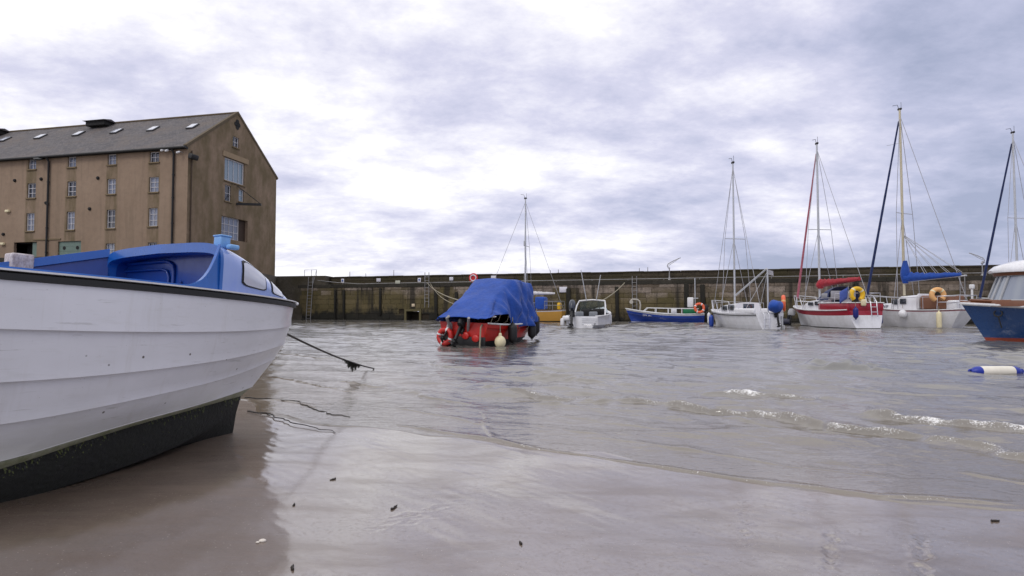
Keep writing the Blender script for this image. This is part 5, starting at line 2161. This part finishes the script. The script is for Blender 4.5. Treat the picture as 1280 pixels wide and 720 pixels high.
rails(E, "guard_rail", [[(4.4, s * .5, 1.42), (3.2, s * .9, 1.36), (1.9, s * .98, 1.32)] for s in (1, -1)] + [[(x, s * y, .78), (x, s * y, 1.34)] for x, y in ((3.2, .92), (1.9, 1.0)) for s in (1, -1)], .012)
rails(E, "stern_ladder", [[(-.02, .42, .86), (-.16, .42, .72), (-.16, .42, -.2)], [(-.02, .14, .86), (-.16, .14, .72), (-.16, .14, -.2)], [(-.16, .42, .5), (-.16, .14, .5)], [(-.16, .42, .2), (-.16, .14, .2)]], .02)
ob = outboard(E, (-.06, -.30, .66), R(10), .8)
b = MB()
b.ball((-.12, .05, .46), (.36, .40, .32), 22)
b.v = [(x + .05 * math.sin(9 * y + 5 * z), y + .05 * math.sin(8 * z + 6 * x), z + .05 * math.sin(7 * x + 9 * y) - .06 * max(0, z - .6)) for x, y, z in b.v]
b.build("outboard_bag", M_blue, ob, 60)
b = MB()
b.rbox((-.08, -.62, .25), (.06, .1, .8), .02)
b.rbox((-.14, -.62, -.05), (.22, .05, .5), .02)
b.build("rudder", M_grey, E, 40)
fender("tube_fender", "white tube fender hanging off the bow of the small white yacht", world_of(E, (4.9, .45, .45)), 0, .10, .62, M_white, M_black, .35)
fender("tube_fender", "royal blue flat fender on the port bow of the small white yacht", world_of(E, (3.9, .90, .32)), 0, .13, .62, M_royal, M_black, .3)
lifebuoy("lifebuoy", "orange lifebuoy seen edge on at the white yacht stern rail", world_of(E, (.30, -1.0, 1.28)), (.9, -.43, 0), .34, .10, M_orange, M_peach)

# ============ red striped yacht
F = boat("sailing_yacht", "white yacht with crimson stripes and crumpled red sail cover", "yacht", 1081, 28.0, -5)
stF = hull_stations(5.9, 2.35, .95, .92, 1.18, .42, .80, .75, -.22, .31, bt=.05, stripe=.26)
hull_mesh(stF, [M_white, M_anti, M_crim], F, [1, 1, 1, 1, 0, 0, 0, 0, 2])
deck_mesh(stF, M_white, F)
sheer_rail(stF, M_whitep, F, .035, "rubbing_strake", .01)
b = MB()
for s in (-1, 1):
    b.rbox((1.1, s * .90, 1.10), (2.3, .14, .40), .05)
b.rbox((.05, 0, 1.10), (.14, 1.75, .40), .05)
b.build("cockpit_coaming", M_crim, F, 40)
b = MB()
for s in (-1, 1):
    b.rbox((1.1, s * .90, 1.315), (2.36, .18, .05), .02)
b.rbox((.05, 0, 1.317), (.18, 1.8, .05), .02)
b.build("coaming_capping", M_whitep, F, 40)
cabin(F, 2.1, 4.7, 1.65, 1.1, .96, .60, .40, 1.0)
windows(F, [((2.55, .82, 1.30), (.5, .03, .22), (0, 0, -.1)), ((3.25, .75, 1.28), (.5, .03, .2), (0, 0, -.1)), ((2.55, -.82, 1.30), (.5, .03, .22), (0, 0, .1)), ((2.08, .0, 1.25), (.03, .6, .5), (0, 0, 0))])
b = MB()                                        # dark spray hood with clear panels
rings = []
for k in range(7):
    f = k / 6
    x = 1.55 + 1.0 * f
    hh = .72 * (1 - f ** 2.6)
    rings.append([(x, .86 * math.cos(PI * j / 14), 1.48 + max(.02, hh) * math.sin(PI * j / 14) ** .55) for j in range(15)])
b.grid(rings)
b.build("spray_hood", M_navyc, F, 50)
windows(F, [((1.9, .83, 1.68), (.5, .04, .30), (0, 0, 0)), ((1.54, .42, 1.76), (.03, .62, .40), (0, 0, 0)), ((1.54, -.34, 1.76), (.03, .62, .40), (0, 0, 0))], paint("clear_panel", (150, 150, 156), .2, grime=.4), "hood_panel")
mast_rig(F, 3.55, 1.5, 10.35, .058, (.45, .68), (5.75, 0, 1.28), (.05, -.4, 1.0), ((3.3, 1.05, .98), (3.3, -1.05, .98)), fore_r=.066, fore_mat=M_pinkc, wire=.014)
boom_cover(F, 3.45, .8, 2.26, 2.52, M_redc, .50, .20, collar=.35, y1=-.35)
rails(F, "pulpit", [[(4.7, .62, 1.05), (4.8, .6, 1.68), (5.75, .16, 1.78), (5.75, -.16, 1.78), (4.8, -.6, 1.68), (4.7, -.62, 1.05)], [(5.5, .2, 1.15), (5.75, .16, 1.78)], [(5.5, -.2, 1.15), (5.75, -.16, 1.78)], [(4.75, .61, 1.4), (5.65, .17, 1.46), (5.65, -.17, 1.46), (4.75, -.61, 1.4)]], .024)
rails(F, "guard_rail", [[(4.8, s * .6, 1.68), (3.4, s * 1.04, 1.58), (1.9, s * 1.1, 1.56), (.1, s * .92, 1.62)] for s in (1, -1)] + [[(x, s * y, .95), (x, s * y, 1.58)] for x, y in ((3.4, 1.06), (1.9, 1.12)) for s in (1, -1)], .013)
rails(F, "stern_ladder", [[(-.05, -.18, 1.42), (-.16, -.18, 1.36), (-.22, -.18, .62)], [(-.05, -.50, 1.42), (-.16, -.50, 1.36), (-.22, -.50, .62)], [(-.18, -.18, 1.1), (-.18, -.50, 1.1)], [(-.2, -.18, .85), (-.2, -.50, .85)]], .022)
rails(F, "pushpit", [[(.9, .98, 1.32), (.85, .98, 1.78), (.05, .86, 1.80), (.05, .3, 1.8)], [(.05, .86, 1.3), (.05, .86, 1.8)]], .02)
rails(F, "pushpit", [[(.9, -.98, 1.32), (.85, -.98, 1.78), (.05, -.86, 1.80), (.05, -.3, 1.8)], [(.05, -.86, 1.3), (.05, -.86, 1.8)]], .02)
b = MB()
P = [(-.0, .94, 2.1), (-.02, .86, 1.32)]
b.tube([(0, .70, 1.3), (-.12, .96, 2.15)], .014, 6)
b.build("flag_staff", M_alu, F, 50)
b = MB()
b.grid([[(-.06 - .03 * math.sin(k * 1.1 + q * .7), .93 + .012 * q + .085 * k, 2.10 - .15 * q - .05 * k) for k in range(6)] for q in range(5)])
fl = b.build("flag", [cloth("pale_blue_flag", (70, 92, 170))], F, 50)
so = fl.modifiers.new("thickness", "SOLIDIFY"); so.thickness = .006
lifebuoy("horseshoe_buoy", "yellow horseshoe buoy on the red striped yacht stern rail", world_of(F, (-.02, .42, 1.72)), (.08, -1, .05), .30, .11, M_yellow, M_cream, True)
fender("tube_fender", "navy fender hanging on the red striped yacht below yellow buoy", world_of(F, (-.30, .72, .80)), 0, .12, .5, M_navy, M_navy, .3)
fender("tube_fender", "navy and red fender between the red striped and blue covered yachts", world_of(F, (.5, -1.14, .52)), 0, .16, .6, M_navy, M_crim, .3)
b = MB()
b.rbox((-.10, .15, 1.32), (.12, .26, .34), .05)
b.build("stern_light", M_cream, F, 40)

# ============ blue covered yacht
G = boat("sailing_yacht", "white yacht with bright blue sail cover and blue furled headsail", "yacht", 1212, 28.6, -25)
stG = hull_stations(5.5, 2.3, .98, .92, 1.16, .42, .70, .7, .62, .33, bt=.03, stripe=.07)
hull_mesh(stG, [M_white, M_anti, paint("dusty_red_line", (150, 92, 100), .5)], G, [1, 1, 1, 0, 0, 0, 0, 0, 2])
deck_mesh(stG, M_white, G)
sheer_rail(stG, M_whitep, G, .028, "toe_rail", .02)
cabin(G, 2.05, 3.6, 1.7, 1.45, .98, .78, .66, .6)
cabin(G, 3.4, 4.9, 1.35, .8, .98, .34, .26, .6, name="forward_coachroof")
windows(G, [((2.75, .83, 1.42), (.34, .04, .30), (0, 0, -.08)), ((3.2, .795, 1.40), (.30, .04, .30), (0, 0, -.08)), ((2.75, -.83, 1.42), (.34, .04, .30), (0, 0, .08)), ((3.2, -.795, 1.40), (.30, .04, .30), (0, 0, .08))])
lettering("LEWP", .27, paint("grey_letter", (70, 66, 86), .5), G, (3.98, .60, 1.12), (R(88), 0, R(180 - 10)))
b = MB()
b.rbox((1.25, .0, 1.35), (1.35, 1.6, .72), .1)
b.build("cockpit_dodger", M_brown, G, 40)
b = MB()
b.rbox((2.03, .0, 1.42), (.06, 1.5, .8), .05)
b.build("companionway_door", M_white, G, 40)
b = MB()
b.rbox((.45, .2, 1.2), (.5, 1.2, .5), .08)
b.build("cockpit_seat", M_white, G, 40)
mast_rig(G, 3.15, 1.75, 12.3, .068, (.44, .75), (5.35, 0, 1.28), (.0, 0, 1.05), ((2.9, 1.05, .98), (2.9, -1.05, .98)), fore_r=.078, fore_mat=M_navyc, wire=.016, mat=paint("gold_mast", (196, 186, 160), .4, metal=.3))
b = MB()
b.tube([(3.15 - .1, .0, 10.4), (3.15 + .75, .0, 10.45)], .012, 5)
b.build("mast_bracket", M_alu, G, 50)
boom_cover(G, 3.05, .35, 2.55, 2.75, M_blue, .62, .20, collar=1.15)
b = MB()
b.tube([(3.1, 0, 2.52), (.1, 0, 2.72)], .04, 8)
b.build("boom", M_alu, G, 50)
rails(G, "lazy_jack", [[(3.15, .0, 5.2), (2.0 - .55 * k, s * .12, 2.9)] for k in range(4) for s in (1, -1)], .011, M_wire)
rails(G, "pulpit", [[(4.4, .60, 1.08), (4.5, .58, 1.72), (5.3, .16, 1.82), (5.3, -.16, 1.82), (4.5, -.58, 1.72), (4.4, -.60, 1.08)], [(5.05, .2, 1.15), (5.3, .16, 1.82)], [(5.05, -.2, 1.15), (5.3, -.16, 1.82)], [(4.5, .58, 1.72), (4.05, .75, 1.1)]], .024)
rails(G, "guard_rail", [[(4.5, s * .58, 1.72), (3.2, s * 1.06, 1.62), (1.6, s * 1.08, 1.62), (.2, s * .82, 1.66)] for s in (1, -1)] + [[(x, s * y, .98), (x, s * y, 1.62)] for x, y in ((3.2, 1.08), (1.6, 1.10)) for s in (1, -1)], .013)
rails(G, "pushpit", [[(1.0, .98, 1.0), (.95, .98, 1.66), (.05, .78, 1.70), (.05, -.78, 1.70), (.95, -.98, 1.66), (1.0, -.98, 1.0)], [(.08, .76, 1.0), (.05, .78, 1.7)], [(.08, -.76, 1.0), (.05, -.78, 1.7)], [(.97, .98, 1.35), (.06, .78, 1.36), (.06, -.78, 1.36), (.97, -.98, 1.35)]], .022)
b = MB()
b.tube([(.15, -.55, 1.0), (.15, -.55, 2.05)], .05, 8)
b.rbox((.15, -.55, 2.15), (.2, .2, .24), .05)
b.build("stern_lamp_post", M_whitep, G, 40)
lifebuoy("horseshoe_buoy", "faded orange horseshoe buoy on the blue covered yacht pushpit", world_of(G, (.9, 1.06, 1.72)), (-.1, -1, .05), .29, .12, M_peach, M_cream, True)
fender("ball_fender", "white pear shaped fender on the side of blue covered yacht", world_of(G, (2.55, 1.22, .72)), 0, .21, 0, M_white, None, .3, ball=True)
fender("tube_fender", "cream tube fender on blue covered yacht near its stern", world_of(G, (.85, 1.10, .42)), 0, .12, .85, M_cream, M_cream, .3)

# ============ mast of the yacht hidden behind the motor cruiser
I = boat("sailing_yacht", "yacht with navy furled headsail mostly hidden behind the motor cruiser", "yacht", 1352, 30.0, -10)
stI = hull_stations(5.6, 2.2, .92, .88, 1.1, .42, .75, .7, .0, .33, bt=.05, stripe=.1)
hull_mesh(stI, [M_white, M_anti, M_navy], I, [1, 1, 1, 1, 0, 0, 0, 0, 2])
deck_mesh(stI, M_white, I)
cabin(I, 1.9, 4.4, 1.6, 1.0, .9, .52, .4, .9)
mast_rig(I, 3.2, 1.3, 11.5, .062, (.5, .7), (5.5, 0.1, 1.2), (.0, 0, 1.0), ((2.9, 1.0, .9), (2.9, -1.0, .9)), fore_r=.078, fore_mat=M_navyc, wire=.014)
rails(I, "pulpit", [[(4.5, .55, 1.0), (4.6, .53, 1.6), (5.5, .14, 1.7), (5.5, -.14, 1.7), (4.6, -.53, 1.6), (4.5, -.55, 1.0)]], .022)

# ============ blue motor cruiser at the right
H = thing("motor_cruiser", "navy blue motor cruiser with white wheelhouse roof, cut off by the right edge", "motor cruiser", (0, 0, 0), heading(-58), "boats moored in the harbour")
M_navyh = paint("navy_hull", (24, 62, 112), .28, grime=.18, gscale=1.2, coat=.4, grime_col=lin((20, 44, 84)))
M_redb = paint("red_antifouling", (150, 62, 40), .6, grime=.6, grime_col=lin((96, 52, 34)))
LHh = 7.2
stH = hull_stations(LHh, 2.6, 1.05, 1.02, 1.24, .45, .85, .85, .0, .33, n=36, bt=.13, stripe=.10)
tip = Vector((.8 * 17.9, 17.9, 0))
d_ = Vector((math.sin(R(-58)), math.cos(R(-58)), 0))
H.location = tip - d_ * LHh
hull_mesh(stH, [M_navyh, M_redb, M_whitep], H, [1, 1, 1, 1, 0, 0, 0, 0, 2])
deck_mesh(stH, M_wood, H, .0, .05)
sheer_rail(stH, M_whitep, H, .035, "rubbing_strake", -.04)
# low wooden toe rail
b = MB()
for side in (1, -1):
    P = [Vector((s[-1].x - .05, max(s[-1].y - .10, 0) * side, s[-1].z + .07)) for s in stH[6:-1]]
    b.tube(P, .05, 6)
b.build("toe_rail", M_wood, H, 50)


def house_ring(z, w_, f_):
    """plan of the wheelhouse: x from aft to the rounded front"""
    P = []
    for k in range(25):
        a = -PI / 2 + PI * k / 24
        P.append((3.9 + (f_ + .32 - 3.9) * abs(math.cos(a)) ** .55, w_ * math.copysign(abs(math.sin(a)) ** .75, math.sin(a)), z))
    P += [(1.2, w_, z), (1.2, -w_, z)]
    return P


b = MB()
rings = [house_ring(1.1, .95, 6.30), house_ring(1.27, .94, 6.26), house_ring(1.30, .93, 6.22)]
b.loft(rings)
b.build("wheelhouse_base", M_wood, H, 40)
b = MB()
rings = [house_ring(1.30, .90, 6.18), house_ring(2.02, .84, 5.92)]
b.loft(rings)
b.build("wheelhouse_glass", glass("wheelhouse_window", (128, 136, 150), .08, .9), H, 40)
b = MB()
for z0, z1, w0_, w1_, f0, f1 in ((1.28, 2.04, .915, .855, 6.20, 5.94),):
    ra_, rb_ = house_ring(z0, w0_, f0), house_ring(z1, w1_, f1)
    for k in (0, 4, 8, 10, 12, 14, 16, 20, 24):
        b.tube([ra_[k], rb_[k]], .035, 6)
    for x in (3.0, 2.1, 1.2):
        for s in (1, -1):
            b.tube([(x, s * .915, z0), (x, s * .855, z1)], .035, 6)
    b.tube(ra_ + [ra_[0]], .03, 6)
    b.tube(rb_ + [rb_[0]], .03, 6)
b.build("window_frame", M_grey, H, 50)
b = MB()
rings = [house_ring(2.03, .90, 6.02), house_ring(2.13, .93, 6.06)]
b.loft(rings)
b.build("roof_fascia", M_wood, H, 40)
b = MB()
rings = [house_ring(2.13, .99, 6.14), house_ring(2.20, 1.0, 6.16), house_ring(2.34, .93, 6.02), house_ring(2.48, .72, 5.6), house_ring(2.56, .4, 4.9)]
b.loft(rings)
b.build("wheelhouse_roof", M_white, H, 60)
b = MB()
b.tube([(6.35, .28, 1.28), (6.6, .2, 1.34), (6.75, .15, 1.3)], .03, 6)
b.rbox((6.7, 0, 1.3), (.5, .06, .08), .02)
b.build("bow_fitting", M_gal, H, 40)
b = MB()
hp_ = stH[-5]
b.torus((hp_[-3].x + .12, hp_[-3].y + .02, hp_[-3].z + .05), .10, .022, (.5, 1, .2), 16, 6)
b.tube([(hp_[-3].x + .12, hp_[-3].y + .03, hp_[-3].z - .05), (hp_[-3].x + .05, hp_[-3].y + .05, hp_[-3].z - .4)], .02, 6)
b.build("anchor_ring", M_black, H, 40)

# ============ small dark inflatable behind the red striped yacht
J = boat("inflatable_dinghy", "small dark inflatable dinghy moored left of the red striped yacht", "dinghy", 985, 34.0, -60)
b = MB()
b.tube([(-.1, -.55, .22), (1.4, -.55, .24), (2.0, -.3, .30), (2.15, 0, .34), (2.0, .3, .30), (1.4, .55, .24), (-.1, .55, .22)], [.16, .2, .2, .2, .2, .2, .16], 12)
b.box((.7, 0, .12), (1.6, .9, .05))
b.box((.0, 0, .28), (.05, .9, .4))
b.build("tube_hull", paint("dark_hypalon", (36, 38, 58), .6, grime=.4), J, 60)
outboard(J, (-.0, 0, .52), R(-6), .95, M_grey)

# ============ floating cylinder buoy
p = at_level(1245, 467)
BU = thing("cylinder_buoy", "white cylinder buoy with blue ends floating on the water", "buoy", (p.x, p.y, .035), R(2))
b = MB()
b.lathe([(.072, -.27), (.082, -.265), (.085, -.2), (.086, 0), (.085, .2), (.082, .265), (.072, .27)], (0, 0, 0), (1, 0, 0), 22)
b.build("body", paint("off_white_buoy", (226, 220, 206), .45, grime=.3), BU, 50)
for s in (-1, 1):
    b = MB()
    b.lathe([(.083, 0), (.080, .05), (.062, .10), (.035, .125), (.03, .15), (.0, .152)], (s * .268, 0, 0), (s, 0, 0), 20)
    b.torus((s * .42, 0, 0), .03, .014, (0, 1, 0), 12, 6)
    b.build("end_cap", M_navy if False else paint("buoy_blue", (18, 44, 150), .4, grime=.3), BU, 50)

# ============ ropes and small things on the beach
p0 = world_of(ND, (-.11 * .86, -.01, .80 * .86))
p1 = at_level(470, 461, -.05)
b = MB()
P = [p0.lerp(p1, k / 40) - Vector((0, 0, .05 * 4 * (k / 40) * (1 - k / 40))) for k in range(41)]
MR = thing("bow_rope", "dark bow rope with hanging weed running from dinghy into the water", "rope", p0)
b.tube([q - p0 for q in P], .011, 7)
b.build("line", M_darkrope, MR, 60)
b = MB()
g = random.Random(2)
for k in range(420):
    t = g.triangular(.48, .74, .60)
    q = p0.lerp(p1, t) - Vector((0, 0, .05 * 4 * t * (1 - t))) - p0
    ln = g.uniform(.02, .16) * (1 - abs(t - .61) / .15) if abs(t - .61) < .14 else .02
    ln *= .25 + .75 * abs(math.sin(t * 75)) ** 2
    a = Vector((g.uniform(-.02, .02), g.uniform(-.02, .02), 0))
    w_ = g.uniform(.003, .008)
    b.add([q + Vector((-w_, 0, .012)), q + Vector((w_, 0, .012)), q + a + Vector((w_ * .5, 0, -ln)), q + a + Vector((-w_ * .5, 0, -ln))], [(0, 1, 2, 3)])
b.build("weed_clump", paint("rope_weed", (20, 20, 12), .6, grime=.4), MR, 0)

M_shell = paint("shell", (214, 206, 196), .5, grime=.3)
M_bit = paint("dark_weed_scrap", (38, 30, 24), .6, grime=.5)


def ground(px, py):
    z = 0.05
    for _ in range(4):
        p = at_level(px, py, z)
        z = float(sand_z(np.array([p.x]), np.array([p.y]))[0])
    return Vector((p.x, p.y, z))


for px, py, lab in ((328, 677, "white shell on the wet sand inside the dinghy's reflection"), (322, 679, "tiny pale shell touching the white shell on the sand")):
    q = ground(px, py)
    b = MB()
    s_ = .016 if px == 328 else .008
    b.ball((0, 0, .004), (s_, s_ * .7, s_ * .45), 12)
    o = b.build("shell", M_shell, None, 60, loc=q)
    tag(o, lab, "shell", "shells on the sand")
g = random.Random(14)
scr = [(490, 637, .05, "largest dark weed scrap, on bright wet sand left of centre"), (366, 713, .035, "dark weed scrap at the bottom edge beside the dinghy reflection"), (652, 681, .025, "dark weed scrap low in the middle of the sand"), (1240, 652, .04, "thin dark weed scrap on the sand far right"), (419, 599, .03, "dark weed scrap on the shining sand nearest the dinghy bow"), (368, 631, .02, "small dark weed scrap just right of the dinghy reflection")]
for px, py, s_, lab in scr:
    s_ *= .6
    q = ground(px, py)
    b = MB()
    P = [Vector((0, 0, .004))]
    a = g.random() * 6
    for k in range(7):
        a += g.uniform(-.7, .7)
        P.append(P[-1] + Vector((math.cos(a), math.sin(a), 0)) * s_ * .3)
    b.tube(P, [.002, .004, .005, .006, .005, .004, .003, .002], 6)
    b.ball((0, 0, .004), (s_ * .28, s_ * .2, .007), 10)
    o = b.build("weed_scrap", M_bit, None, 60, loc=q)
    tag(o, lab, "seaweed", "weed scraps on the sand")

# dark ripple edges off the bow, added as thin dark tubes
for i, (pts, lab) in enumerate((([(306, 497), (340, 499), (372, 502), (392, 511), (412, 517), (440, 521)], "dark ripple edge drawn as a thin tube off the dinghy bow, farther one"), ([(308, 514), (335, 517), (358, 526), (390, 534), (425, 541)], "dark ripple edge drawn as a thin tube off the dinghy bow, nearer one"))):
    P = []
    for px, py in pts:
        q = at_level(px, py, 0.008)
        P.append(q)
    b = MB()
    Q = []
    for k in range(len(P) - 1):
        for j in range(10):
            q = P[k].lerp(P[k + 1], j / 10)
            q.x += .012 * math.sin(k * 10 + j * 1.3 + i)
            q.y += .02 * math.sin(k * 7 + j * .9)
            Q.append(q)
    b.tube(Q, [.008 * (1 - .7 * k / len(Q)) for k in range(len(Q))], 6)
    o = b.build("ripple_line", M_darkrope, None, 60)
    tag(o, lab, "ripple line", "dark ripple lines off the dinghy bow")

scene.render.engine = "CYCLES"
scene.cycles.use_denoising = True
scene.cycles.max_bounces = 6
